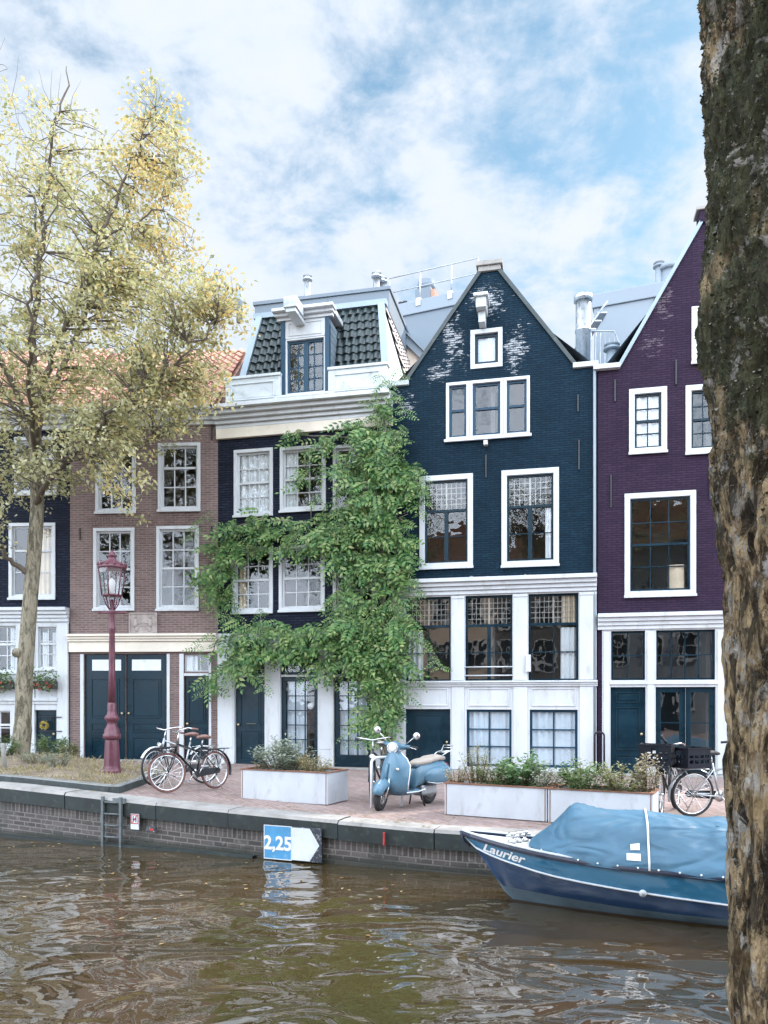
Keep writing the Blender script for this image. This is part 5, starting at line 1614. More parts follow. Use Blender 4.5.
for z, xf, w, th in ((.26, .99, .21, .05), (.33, 1.07, .26, .055), (.45, 1.125, .29, .06), (.60, 1.115, .30, .065), (.75, 1.07, .29, .07), (.87, 1.02, .225, .08), (.96, .985, .13, .07), (1.0, .97, .07, .05)):
    ring = []
    for k in range(24):
        a = 2 * PI * k / 24; c, s = math.cos(a), math.sin(a)
        y = w * math.copysign(abs(c) ** .6, c); nose = .085 * (1 - (y / w) ** 2) if s > 0 else .06 * (1 - (y / w) ** 2) - .0
        x = xf + (nose if s > 0 else nose - th * abs(s) ** .7) - .14 * (y / .275) ** 2
        ring.append(Vector((x, y, z)))
    rings.append(ring)
q.loft(rings); q.build('leg_shield', M['scooter'], sc)
q = MB()
for s in (-1, 1):
    pts = []
    for z, xf, w in ((.33, 1.07, .26), (.45, 1.125, .29), (.60, 1.115, .30), (.75, 1.07, .29), (.87, 1.02, .225), (.96, .985, .13)):
        pts.append((xf - .02 - .14 * (w / .275) ** 2, s * w * 1.01, z))
    q.tube(pts, .011, 6)
q.build('shield_trim', M['letter_white'], sc)
q = MB(); q.loft([[Vector((1.215, y, z)) + Vector((dx, 0, 0)) for y, z, dx in ((-.035, .50, -.03), (.035, .50, -.03), (.042, .60, .0), (.03, .80, -.06), (-.03, .80, -.06), (-.042, .60, 0))], [Vector((1.24, y * .6, z)) + Vector((dx, 0, 0)) for y, z, dx in ((-.035, .52, -.03), (.035, .52, -.03), (.042, .60, .0), (.03, .78, -.07), (-.03, .78, -.07), (-.042, .60, 0))]])
q.build('horn_cover', M['scooter'], sc)
q = MB(); q.tube([sf((1.55, 0, .40)), sf((1.50, 0, .49)), sf((1.40, 0, .545)), sf((1.30, 0, .555))], .009, 6); q.build('fender_crest', M['chrome'], sc)
q = MB()
for s in (-1, 1): q.tube([sf((.88, s * .20, 1.06)), (1.0, s * .13, .98), (.95, s * .05, .80), (.93, s * .03, .5)], .006, 5)
q.build('control_cable', M['rubber'], sc)
q = MB(); q.tube([(.93, 0, .32), (.90, 0, .95)], .03, 10); q.tube([(.89, -.16, .55), (.89, .16, .55), (.885, .16, .78), (.885, -.16, .78)], .008, 5, closed=True); q.build('glove_box', M['chrome'], sc)
q = MB()
for s in (-1, 1): q.lathe([(.0, .03), (.028, .022), (.032, -.02), (.0, -.03)], 10, (1.135, s * .205, .70), axis='x')
q.build('indicator', M['chrome'], sc)
q = MB()
for k_ in range(6): q.box(.56, .92, -.13 + k_ * .05, -.115 + k_ * .05, .318, .326)
q.build('floor_mat', M['rubber'], sc)
q = MB(); q.loft([se(.46, 0, .30, .19, .02), se(.50, 0, .285, .22, .04), se(.75, 0, .27, .225, .045), se(.96, 0, .285, .20, .05), se(1.02, 0, .33, .17, .05)]); q.build('floorboard', M['scooter'], sc)
q = MB()
for s in (-1, 1): q.tube([(.40, s * .235, .31), (.6, s * .235, .285), (.9, s * .222, .29), (1.02, s * .20, .35)], .012, 6)
q.build('floor_trim', M['letter_white'], sc)
q = MB(); q.loft([se(-.52, 0, .60, .03, .03), se(-.47, 0, .60, .10, .10), se(-.34, 0, .60, .17, .16), se(-.1, 0, .585, .195, .19), (se(.15, 0, .57, .18, .19)), se(.33, 0, .55, .15, .20), se(.42, 0, .53, .135, .20), se(.48, 0, .47, .12, .17), se(.52, 0, .38, .11, .09)]); q.build('rear_body', M['scooter'], sc)
for s in (-1, 1):
    q = MB(); q.loft([se(-.50, s * .10, .53, .015, .02, 16), se(-.45, s * .15, .53, .065, .09, 16), se(-.32, s * .18, .53, .095, .145, 16), se(-.1, s * .19, .52, .10, .165, 16), se(.12, s * .185, .51, .085, .15, 16), se(.25, s * .165, .50, .06, .11, 16), se(.32, s * .14, .49, .015, .03, 16)]); q.build('side_cowl', M['scooter'], sc)
    q = MB(); q.tube([(-.47, s * .20, .45), (-.3, s * .275, .405), (-.1, s * .288, .385), (.12, s * .27, .39), (.28, s * .2, .42)], .009, 6); q.build('cowl_trim', M['chrome'], sc)
q = MB(); q.loft([se(-.40, 0, .80, .05, .025), se(-.37, 0, .80, .115, .045), se(-.2, 0, .815, .145, .06), (se(.02, 0, .80, .15, .062)), se(.10, 0, .775, .15, .06), se(.30, 0, .76, .135, .062), se(.43, 0, .745, .09, .05), se(.48, 0, .74, .04, .03)]); q.build('seat', M['cream_seat'], sc)
q = MB(); q.loft([se(.38, 0, .70, .11, .05), se(.45, 0, .70, .10, .045), se(.47, 0, .70, .085, .035)]); q.build('under_seat', M['scooter_dark'], sc)
q = MB(); q.loft([[sf(p) for p in r] for r in (se(.82, 0, 1.05, .03, .03), se(.86, 0, 1.055, .085, .075), se(.93, 0, 1.06, .105, .095), se(1.0, 0, 1.055, .098, .098), se(1.035, 0, 1.05, .09, .09))])
hs_ = q.build('headset', M['scooter'], sc)
q = MB(); q.lathe([(.088, 0), (.098, .008), (.094, .03), (.08, .02)], 20, (1.03, 0, 1.05), axis='x'); tfm(q, sf); q.build('headlight_rim', M['chrome'], hs_)
q = MB(); q.lathe([(.08, 0), (.07, .02), (.045, .034), (.0, .04)], 20, (1.04, 0, 1.05), axis='x'); tfm(q, sf); q.build('headlight', M['light_glass'], hs_)
for s in (-1, 1):
    q = MB(); q.loft([[sf(Vector((.92, 0, 1.06)).lerp(Vector((.84, s * .24, 1.085)), u) + Vector((rr * math.cos(b), 0, rr * math.sin(b)))) for b in [2 * PI * j / 10 for j in range(10)]] for u, rr in ((0, .06), (.4, .055), (.8, .035), (1, .028))])
    hb2 = q.build('handlebar', M['scooter'], sc)
    q = MB(); q.tube([sf((.84, s * .24, 1.085)), sf((.79, s * .37, 1.085))], .022, 8); q.build('grip', M['rubber' if s > 0 else 'cream_seat'], hb2)
    q = MB(); q.tube([sf((.90, s * .24, 1.09)), sf((.90, s * .375, 1.07))], .008, 6); q.build('brake_lever', M['chrome'], hb2)
    mx_ = (.93, s * .36, 1.30)
    q = MB(); q.tube([sf((.88, s * .16, 1.11)), sf((.90, s * .25, 1.20)), sf((.92, s * .33, 1.28))], .009, 6); mr = q.build('mirror_stalk', M['chrome'], sc)
    q = MB(); q.lathe([(.02, .03), (.05, .02), (.065, .0), (.062, -.012), (.0, -.014)], 16, mx_, axis='x'); tfm(q, sf); q.build('mirror', M['chrome'], mr)
q = MB()
for s in (-1, 1): q.tube([(-.30, s * .10, .85), (-.42, s * .11, .90), (-.56, s * .11, .92), (-.62, s * .10, 1.02)], .010, 6)
for x, z in ((-.44, .90), (-.5, .912), (-.56, .92), (-.60, .975), (-.62, 1.02)): q.tube([(x, -.11, z), (x, .11, z)], .009, 6)
q.build('rear_rack', M['chrome'], sc)
q = MB(); q.loft([se(-.53, 0, .66, .05, .04, 12), se(-.56, 0, .66, .045, .035, 12)]); q.build('tail_light', M['tail_red'], sc)
q = MB(); q.tube([(.15, -.14, .22), (-.02, -.16, .2), (-.3, -.17, .27)], [.025, .055, .06], 10); q.build('exhaust', M['dull_steel'], sc)
q = MB(); q.box(-.12, .34, -.11, .12, .17, .37); q.build('engine', M['dull_steel'], sc, bevel=.04)
q = MB()
for s in (-1, 1): q.tube([(.36, s * .10, .26), (.33, s * .17, .0)], .014, 6)
q.tube([(.36, -.1, .25), (.36, .1, .25)], .012, 6); q.build('centre_stand', M['bike_black'], sc)

# ================================================================== boat and its cover
def gloss(name, col, rough):
    m = paint(name, col, rough, .12, 1.2, .02, tuple(min(1, c * 2.2 + .03) for c in col), .38, stretch=(1, 1, 2.2))
    return m
M['hull_blue'] = gloss('blue topside paint', (.035, .17, .30), .12)
M['hull_navy'] = gloss('navy hull paint', (.010, .040, .105), .15)
M['hull_boot'] = paint('grey green boot top', (.085, .13, .16), .45, .25, 3, .1, (.04, .055, .05), .6)
M['hull_red'] = paint('dark bottom paint', (.03, .022, .02), .7)
M['deck'] = paint('pale boat deck', (.62, .66, .70), .4, .06, 3, .05)
M['rail_dark'] = gloss('dark gunwale', (.012, .02, .045), .25)
M['tarp'] = cloth_mat() if False else paint('blue boat canvas', (.055, .145, .225), .55, .16, 1.6, .3, (.12, .22, .31), .4)
bd_ = Vector((.961, -.276)).normalized(); bang = math.atan2(bd_.y, bd_.x)
bow = P(462, 832, 9.1)
bt = thing('boat', 'blue open motorboat with white name on the bow moored at the quay', 'boat', (bow.x, bow.y, WATER), bang)
SH = [(0, .76), (.5, .69), (1, .635), (1.6, .59), (2.8, .54), (4, .52), (6.4, .54)]
HB_ = [(0, .02), (.12, .12), (.3, .22), (.6, .36), (1, .50), (1.6, .625), (2.6, .71), (4, .74), (6.4, .66)]
WB = [(.5, .0), (.8, .10), (1.3, .24), (2.0, .40), (3, .53), (4.5, .60), (6.4, .54)]
BAND = [(0, .10), (.4, .16), (1, .215), (2.6, .27), (6.4, .27)]
BOOT = [(0, .20), (.6, .17), (2, .10), (6.4, .08)]
STEM = [(0, .76), (.1, .66), (.28, .42), (.57, .0), (.8, -.22), (1.2, -.36), (6.4, -.40)]
def hull_row(k, s):
    zs_, hb__ = interpc(SH, s), interpc(HB_, s); zst = interpc(STEM, s)
    wb_ = max(.0, interpc(WB, s))
    if k == 0: y, z = hb__, zs_
    elif k == 1: y, z = hb__ * .985 - .004, zs_ - .05
    elif k == 2: y, z = hb__ * .93 - .01, zs_ - interpc(BAND, s)
    elif k == 3:
        z = interpc(BOOT, s); t = z / max(.2, zs_ - interpc(BAND, s)); y = wb_ + (hb__ * .93 - wb_) * t ** 1.15 * .9
    elif k == 4: y, z = wb_, .02
    else: y, z = .02, zst - .02
    if z <= zst: z = zst; y = .012
    else:
        y = max(.012, min(y, .012 + (z - zst) * 1.5 + .0)) if k > 1 else max(.012, y)
    return y, z
SS = [0, .03, .07, .12, .2, .3, .4, .5, .6, .75, .9, 1.1, 1.4, 1.8, 2.3, 2.8, 3.4, 4.2, 5, 5.8, 6.4]
h = MB()
for side in (-1, 1):
    vs = []
    for s in SS:
        for k in range(6):
            y, z = hull_row(k, s); vs.append((s, side * y, z))
    n6 = 6; off = len(h.v)
    h.add(vs, [], 0)
    for i in range(len(SS) - 1):
        for k in range(5):
            f = [off + i * n6 + k, off + i * n6 + k + 1, off + (i + 1) * n6 + k + 1, off + (i + 1) * n6 + k]
            if side > 0: f.reverse()
            h.f.append(f); h.m.append((0, 0, 1, 2, 3)[k]); h.s.append(k != 9)
    h.add([vs[-6 + k] for k in range(6)], [(0, 1, 2, 3, 4, 5)], 1)
hu = h.build('hull', [M['hull_blue'], M['hull_navy'], M['hull_boot'], M['hull_red']], bt)
q = MB()
vs = []
for s in SS:
    hb__ = interpc(HB_, s) * .96; z = interpc(SH, s) - .015
    for f in (-1, -.5, 0, .5, 1): vs.append((s, hb__ * f, z + .02 * (1 - f * f)))
q.add(vs, [(i * 5 + j, i * 5 + j + 1, (i + 1) * 5 + j + 1, (i + 1) * 5 + j) for i in range(len(SS) - 1) for j in range(4)], 0, True)
q.build('deck', M['deck'], bt)
for side in (-1, 1):
    q = MB(); pts = [(s, side * (interpc(HB_, s) + .004), interpc(SH, s) - .005) for s in SS]
    q.loft([[Vector(p) + Vector((0, side * a, b)) for a, b in ((-.05, .025), (.012, .025), (.022, .0), (.012, -.03), (-.02, -.03))] for p in pts], smooth=False)
    g_ = q.build('gunwale', M['rail_dark'], bt)
    q = MB(); q.loft([[Vector(p) + Vector((0, side * a, b)) for a, b in ((-.055, .028), (.006, .028), (.006, .04), (-.055, .04))] for p in pts], smooth=False); q.build('gunwale_cap', M['deck'], g_)
    q = MB(); q.tube([(s, side * (hull_row(2, s)[0] + .004), hull_row(2, s)[1]) for s in SS], .012, 6); q.build('rub_strake', M['deck'], bt)
q = MB(); q.tube([(-.012, 0, .775), (.02, 0, .66), (.1, 0, .60)], [.02, .022, .018], 8); q.build('stem_band', M['rail_dark'], bt)
# lettering laid onto the bow plank
tx = text_mesh('boat_name', 'Laurier', .17, M['letter_white'], bt, (0, 0, 0), (0, 0, 0), shear=.35, ext=0.0, bold=.004, align='LEFT')
for v_ in tx.data.vertices:
    s = .27 + v_.co.x * .98; zc = interpc(SH, s) - interpc(BAND, s) * .56
    z = zc + v_.co.y * .82
    y0_, z0_ = hull_row(1, s); y1_, z1_ = hull_row(2, s)
    t = clamp((z0_ - z) / max(.01, z0_ - z1_), -.2, 1.3)
    v_.co = (s, -(y0_ + (y1_ - y0_) * t) - .006, z)
q = MB()
for s, y in ((.60, -.1), (.72, .12), (.66, .0)):
    z = interpc(SH, s) + .01
    q.lathe([(.05, 0), (.05, .015), (.02, .03), (.02, .08), (.045, .09), (.045, .11), (.0, .12)], 12, (s, y, z))
    q.tube([(s - .07, y, z + .075), (s + .07, y, z + .075)], .016, 8)
q.build('mooring_cleat', M['chrome'], bt)
q = MB(); q.lathe([(.0, -.03), (.035, -.02), (.04, .0), (.03, .03), (0, .035)], 10, (2.0, -(hull_row(2, 2.0)[0] + .02), hull_row(2, 2.0)[1] + .0), axis='y'); q.build('hull_fitting', M['deck'], bt)
# cover
tn = M['tarp'].node_tree                              # fine creases of the stretched canvas
cvec = coords(tn, (.8, 1.2, 2.0)); crs = noise_(tn, cvec, 1.5, 1, .4, 1.2)
ridge = math_(tn, 'ABSOLUTE', math_(tn, 'SUBTRACT', crs, .5))
pb = [x for x in tn.nodes if x.type == 'BSDF_PRINCIPLED'][0]
tn.links.new(bump_(tn, math_(tn, 'ADD', smooth_(tn, ridge, .0, .16), math_(tn, 'MULTIPLY', noise_(tn, cvec, 4, 2, .5, .8), .5)), .42, .06), pb.inputs['Normal'])
cv = thing('boat_cover', 'sky blue canvas cover stretched over hoops on the moored boat', 'boat cover', (bow.x, bow.y, WATER), bang)
RD = [(.80, .05), (.9, .16), (1.05, .30), (1.24, .485), (1.32, .505), (1.7, .485), (2.05, .505), (2.6, .475), (3.1, .49), (3.8, .46), (6.3, .40)]
q = MB(); NU, NV = 150, 44
def cov(i, j):
    s = .80 + 5.5 * i; t = (j - .5) * 2; a = abs(t)
    hb__ = interpc(HB_, s) + .02; zs_ = interpc(SH, s) + .02; rd = interpc(RD, s)
    fr = clamp((s - .80) / .44)
    wdt = hb__ * (.45 + .55 * clamp((s - .80) / .5) ** .7)
    # profile: flat-ish top, shoulder, then a straight slope to the rail
    prof = [(0, 1.0, 0), (.30, .965, .30), (.55, .80, .55), (.8, .38, .82), (.94, .06, .985), (1.0, -.08, 1.0)]
    hz = interp([(p[0], p[1]) for p in prof], a); yy = interp([(p[0], p[2]) for p in prof], a)
    z = zs_ + rd * (hz if fr >= 1 else hz * (.75 + .25 * fr))
    y = math.copysign(yy * wdt, t)
    k = math.sin(PI * clamp(a)) * clamp((s - .8) * 3)
    w = .045 * (1 - abs(math.sin(7.0 * (s * .9 + a * 1.3) + 3.0 * noise.noise((s * .8, a * 1.6, 2.0 + t * .2))))) ** 3 * k * clamp(.35 + 1.6 * noise.noise((s * 1.1, a * 1.5, 4)), 0, 1.3)
    w += .05 * noise.noise((s * 1.5 + a * 1.2, a * 2.6, 7 + t)) * k + .04 * noise.noise((s * 4 + a * 5, a * 4, 1)) * k
    sag = -.035 * k * math.sin(PI * ((s - 1.24) / .8 % 1.0)) if s > 1.24 else -.05 * k * fr
    return Vector((s, y + math.copysign((w + sag) * .75, t), z + (w + sag) * .7))
q.grid(cov, NU, NV)
q.build('canvas', M['tarp'], cv)
for s0 in (2.05, 3.7):
    q = MB()
    for side in (-1, 1):
        i = (s0 - .8) / 5.5; pts = [cov(i + .002 * (m_ / 12), .5 + side * .495 * m_ / 12) + Vector((0, side * .008, .010)) for m_ in range(13)]
        q.tube(pts, .011, 5)
    q.build('strap', M['letter_white'], cv)
def cpatch(s, a, w, hgt, lift=.008):
    P_ = [cov((s - .8) / 5.5, a), cov((s + w - .8) / 5.5, a), cov((s + w - .8) / 5.5, a + hgt), cov((s - .8) / 5.5, a + hgt)]
    return [p + Vector((0, -lift, lift * .6)) for p in P_]
q = MB(); q.add(cpatch(1.84, .045, .14, .03), [(0, 1, 2, 3)]); q.add(cpatch(1.88, .09, .09, .035), [(0, 1, 2, 3)]); q.build('cover_label', M['letter_white'], cv)
q = MB(); q.add(cpatch(2.75, .32, .2, .05), [(0, 1, 2, 3)]); q.build('canvas_patch', M['tarp'], cv)
q = MB()
for k in range(26):
    s = .95 + k * .2
    if s > 6.2: break
    p = cov((s - .8) / 5.5, .012); q.lathe([(.0, -.012), (.014, 0), (.0, .012)], 6, tuple(p + Vector((0, -.008, .012))))
q.build('snap_button', M['letter_white'], cv)
# ================================================================== street tree on the left
def bark_mat(name, c1, c2, c3, sc=1.0, moss=None, bstr=.9):
    m, nt, out = newmat(name)
    vec = coords(nt, (1, 1, .28)); v0 = coords(nt)
    n1 = noise_(nt, vec, 16 * sc, 9, .7, .8); n2 = noise_(nt, v0, 2.2 * sc, 6, .6); n3 = noise_(nt, v0, 26 * sc, 6, .7)
    c = mixc(nt, smooth_(nt, n1, .40, .57), c1, c2)
    c = mixc(nt, smooth_(nt, n3, .55, .70, 0, .5), c, c3)
    if moss:
        n5 = noise_(nt, coords(nt, (1, 1, .38)), 24, 6, .7, .5); n6 = noise_(nt, coords(nt, (1, 1, .5)), 60, 5, .7, .3); n7 = noise_(nt, coords(nt, (1, 1, .24)), 15, 7, .7, 1.0)
        c = mixc(nt, smooth_(nt, n5, .56, .60, 0, .9), c, (.42, .40, .35))
        c = mixc(nt, smooth_(nt, n6, .55, .62, 0, .75), c, (.05, .04, .025))
        c = mixc(nt, smooth_(nt, n7, .535, .58, 0, .85), c, (.028, .024, .018))
        c = mixc(nt, smooth_(nt, n2, .56, .66, 0, .55), c, (.30, .21, .10))
    if moss:
        sp = nt.nodes.new('ShaderNodeSeparateXYZ'); tc = nt.nodes.new('ShaderNodeTexCoord'); nt.links.new(tc.outputs['Object'], sp.inputs[0])
        hgt = smooth_(nt, sp.outputs[2], 1.6, 3.2, -.16, .12)
        mm = smooth_(nt, math_(nt, 'ADD', n2, hgt), .48, .58, 0, .92)
        gcol = mixc(nt, smooth_(nt, n3, .3, .7), moss[0], moss[1])
        c = mixc(nt, mm, c, gcol)
        n4 = noise_(nt, v0, 7 * sc, 6, .7, .5)
        c = mixc(nt, smooth_(nt, n4, .58, .64, 0, .8), c, moss[2])
    h = math_(nt, 'ADD', n1, math_(nt, 'MULTIPLY', n3, .5))
    if moss: h = math_(nt, 'SUBTRACT', math_(nt, 'ADD', h, math_(nt, 'ADD', n5, n6)), math_(nt, 'MULTIPLY', smooth_(nt, n7, .48, .60), 1.4))
    finish(nt, out, c, .9, bump_(nt, h, bstr, .03), spec=.25)
    return m
M['bark'] = bark_mat('smooth grey bark', (.09, .078, .055), (.27, .24, .175), (.40, .37, .30), .7, bstr=.8)
M['branch'] = paint('dark branch bark', (.10, .08, .06), .85, .3, 6, .3)
M['bark_near'] = bark_mat('rough lichen bark', (.045, .034, .020), (.50, .385, .225), (.68, .64, .54), 1.0,
                          ((.030, .036, .022), (.085, .100, .050), (.52, .51, .47)))
M['tree_leaf'] = leaf_mat('pale green elm leaves', [(.22, .235, .11), (.38, .385, .21), (.48, .47, .29), (.58, .56, .40), (.30, .31, .15)], .43)
M['sunlit_leaf'] = leaf_mat('leaves tinted sunlit gold', [(.56, .41, .17), (.62, .48, .23), (.50, .43, .21), (.58, .51, .30)], .45)  # golden sunlight on the crown put into leaf colour, mostly right-hand lobes
tx0, ty0, tz0 = TREE.x, TREE.y, bed_h(TREE.x, TREE.y)
def T(px, py, dep=0.0):
    p = P(px, py, TREE.y); return Vector((p.x - tx0, dep, p.z - tz0))
PXM = TREE.y / F
tr = thing('street_tree', 'tall leafy street tree with smooth trunk in the planting bed at left', 'tree', (tx0, ty0, tz0 - .03))
R.seed(77)
def limb(pts, r0, r1, sub=6, jit=.05):
    """smooth a hand-laid polyline; pts of (px, py, depth)"""
    P3 = [T(*p) for p in pts]; out = []
    for i in range(len(P3) - 1):
        a = P3[max(i - 1, 0)]; b = P3[i]; c = P3[i + 1]; d = P3[min(i + 2, len(P3) - 1)]
        for k in range(sub):
            t = k / sub
            q = .5 * ((2 * b) + (c - a) * t + (2 * a - 5 * b + 4 * c - d) * t * t + (3 * b - a - 3 * c + d) * t ** 3)
            out.append(q + Vector((R.gauss(0, jit), R.gauss(0, jit), R.gauss(0, jit))) * (.4 + i * .2 if jit else 0))
    out.append(P3[-1])
    n = len(out)
    return out, [r0 + (r1 - r0) * (i / (n - 1)) ** .8 for i in range(n)]
q = MB()
tp, rs = limb([(20, 775, 0), (20, 757, 0), (22, 735, 0), (24, 690, 0), (27, 640, 0), (31, 590, 0), (35, 540, 0), (37, 500, 0), (36, 455, .0), (34, 415, .05)], .205, .135, 6, 0)
rs[0] = .40
for i in range(1, 14): rs[i] = max(rs[i], .20) + .09 * math.exp(-(i - 1) / 3.2)
n = 28; vs = []
for i, (p, r) in enumerate(zip(tp, rs)):
    for j in range(n):
        a = 2 * PI * j / n
        rr = r * (1 + .07 * noise.noise((math.cos(a) * 1.3, math.sin(a) * 1.3, i * .11)) + .03 * noise.noise((math.cos(a) * 3, math.sin(a) * 3, i * .3)))
        vs.append((p.x + rr * math.cos(a), p.y + rr * math.sin(a), p.z))
q.add(vs, [(i * n + j, i * n + (j + 1) % n, (i + 1) * n + (j + 1) % n, (i + 1) * n + j) for i in range(len(tp) - 1) for j in range(n)], 0, True)
kp = T(20, 652, -.17); q.lathe([(.0, -.07), (.09, -.04), (.11, .0), (.08, .07), (.0, .1)], 10, tuple(kp), axis='y')
q.build('trunk', M['bark'], tr)
LIMBS = [([(36, 505, 0), (52, 492, -.4), (85, 470, -.9), (120, 447, -1.3), (165, 415, -1.7), (210, 388, -2.0), (240, 360, -2.2)], .13, .02),
         ([(37, 470, 0), (62, 452, .5), (100, 432, 1.1), (150, 405, 1.7), (190, 370, 2.2)], .11, .02),
         ([(36, 440, 0), (55, 385, -.5), (85, 335, -.9), (120, 265, -1.1), (148, 205, -1.2), (172, 150, -1.3)], .15, .018),
         ([(35, 430, 0), (52, 360, .5), (72, 290, .9), (95, 220, 1.2), (112, 150, 1.4), (120, 118, 1.4)], .14, .015),
         ([(34, 420, .05), (30, 350, .1), (38, 270, .0), (50, 190, -.1), (62, 120, -.2), (70, 72, -.2)], .19, .012),
         ([(34, 430, 0), (12, 370, -.4), (-8, 290, -.8), (-10, 200, -1.0), (2, 120, -1.0), (8, 75, -1)], .14, .015),
         ([(34, 445, 0), (0, 395, .7), (-45, 330, 1.4), (-85, 250, 1.8), (-100, 170, 2.0)], .13, .015),
         ([(33, 575, 0), (16, 560, -.3), (2, 535, -.6), (-20, 500, -.8), (-60, 460, -1.0)], .12, .02),
         ([(36, 480, 0), (15, 450, 1.2), (-20, 420, 2.0), (-60, 390, 2.8)], .09, .02),
         ([(36, 460, 0), (60, 420, -1.5), (80, 385, -2.5), (100, 340, -3.2), (125, 290, -3.5)], .10, .015),
         ([(36, 450, 0), (60, 400, 1.6), (95, 350, 2.8), (125, 310, 3.4), (160, 265, 3.8)], .10, .015),
         ([(120, 265, -1.1), (150, 255, -1.2), (178, 240, -1.3), (192, 215, -1.3)], .05, .012),
         ([(38, 270, 0), (20, 220, .6), (22, 150, .9), (38, 95, 1.0)], .07, .01)]
bm = MB(); nodes = []
for pts, r0, r1 in LIMBS:
    pp_, rr_ = limb(pts, r0, r1, 6, .05)
    rr_ = [r * .62 for r in rr_]; bm.tube(pp_, rr_, 8)
    nodes += [(p, r) for p, r in zip(pp_[4:], rr_[4:])]
LOBES = [  # px, py, depth, rx, ry, rz(m), twigs, sunlit gold share
    (20, 150, 0, 48, 70, 1.6, 42, .25), (92, 165, 0.3, 38, 55, 1.6, 48, .3), (168, 180, -1, 38, 52, 1.3, 72, .85), (172, 265, -.8, 30, 55, 1.3, 46, .6),
    (95, 255, 0, 65, 55, 2.8, 95, .12), (25, 265, 0, 55, 70, 2.6, 75, .15), (135, 325, 0, 55, 48, 3.0, 78, .12), (212, 335, -1.6, 46, 40, 1.4, 46, .5),
    (180, 385, -1, 58, 32, 2.0, 74, .22), (105, 400, 0, 70, 40, 3.0, 100, .06), (40, 360, 0, 60, 55, 3.0, 85, .1), (12, 450, 0, 45, 55, 2.2, 70, .05),
    (118, 455, -1, 40, 30, 1.6, 46, .12), (146, 500, -1.4, 20, 32, .8, 13, .2), (175, 428, -1.4, 34, 18, 1.2, 26, .2), (70, 480, -.8, 30, 22, 1.4, 20, .08),
    (-50, 180, 0, 55, 90, 2.5, 70, .2), (-70, 320, 0, 55, 80, 2.8, 80, .1), (-50, 450, 0, 60, 60, 2.4, 60, .05), (235, 345, -2, 22, 28, .8, 18, .7), (8, 540, -.8, 25, 25, .8, 14, .05)]
lv = MB()
def leafbunch(c, n, spread, gold, droop=.5):
    for _ in range(n):
        o = Vector((R.gauss(0, 1), R.gauss(0, 1), R.gauss(0, .8))) * spread
        p = c + o
        d = Vector((R.gauss(0, 1), R.gauss(0, 1), R.gauss(-droop, .7))).normalized()
        nr = Vector((R.gauss(0, .7), R.gauss(0, .7), 1)).normalized()
        lv.leaf(p, d, nr, R.uniform(.07, .13), R.uniform(.048, .085), 1 if R.random() < gold else 0)
for (cx_, cy_, dz, rx, ry, rz, cnt, gold) in LOBES:
    for k in range(int(cnt * 1.2)):
        while True:
            a, b_, c_ = R.uniform(-1, 1), R.uniform(-1, 1), R.uniform(-1, 1)
            if a * a + b_ * b_ + c_ * c_ < 1: break
        tip = T(cx_ + a * rx, cy_ + b_ * ry, dz + c_ * rz)
        cand = min(nodes, key=lambda nr_: (nr_[0] - tip).length + max(0, nr_[0].z - tip.z) * .5)
        base, br_ = cand
        L_ = (tip - base).length
        mid = base.lerp(tip, .5) + Vector((R.gauss(0, .12), R.gauss(0, .12), .10 * L_ + R.gauss(0, .08)))
        pts = [base, base.lerp(mid, .55), mid, mid.lerp(tip, .6) + Vector((R.gauss(0, .05), R.gauss(0, .05), .02)), tip]
        r_ = min(br_ * .6, .007 + .008 * L_)
        bm.tube(pts, [r_, r_ * .8, r_ * .6, r_ * .45, .004], 5, cap=False)
        g_ = gold if noise.noise((tip.x * .6, tip.z * .6, 3)) > -.15 else gold * .35
        g_ = clamp(g_ * R.uniform(.4, 1.3))
        nb_ = max(2, int(min(L_, 2.2) / .38))
        for m_ in range(nb_):
            t = 1 - m_ * .36 / max(L_, .3)
            if t < .15: break
            c = mid.lerp(tip, (t - .5) * 2) if t > .5 else base.lerp(mid, t * 2)
            sd = Vector((R.gauss(0, 1), R.gauss(0, 1), R.gauss(0, .6))) * .17
            bm.tube([c, c + sd], [.005, .003], 3, cap=False)
            leafbunch(c + sd, R.randint(11, 17), .105, g_)
        # bare twig ends poking out at the top
for k in range(9):
    b0 = T(R.uniform(-5, 75), R.uniform(95, 140), R.gauss(0, .6)); tip = b0 + Vector((R.gauss(.1, .25), R.gauss(0, .2), R.uniform(.5, 1.1)))
    bm.tube([b0, (b0 + tip) / 2 + Vector((R.gauss(0, .05), 0, 0)), tip], [.007, .005, .002], 4, cap=False)
bm.build('branch', M['branch'], tr)
lv.build('crown', [M['tree_leaf'], M['sunlit_leaf']], tr)

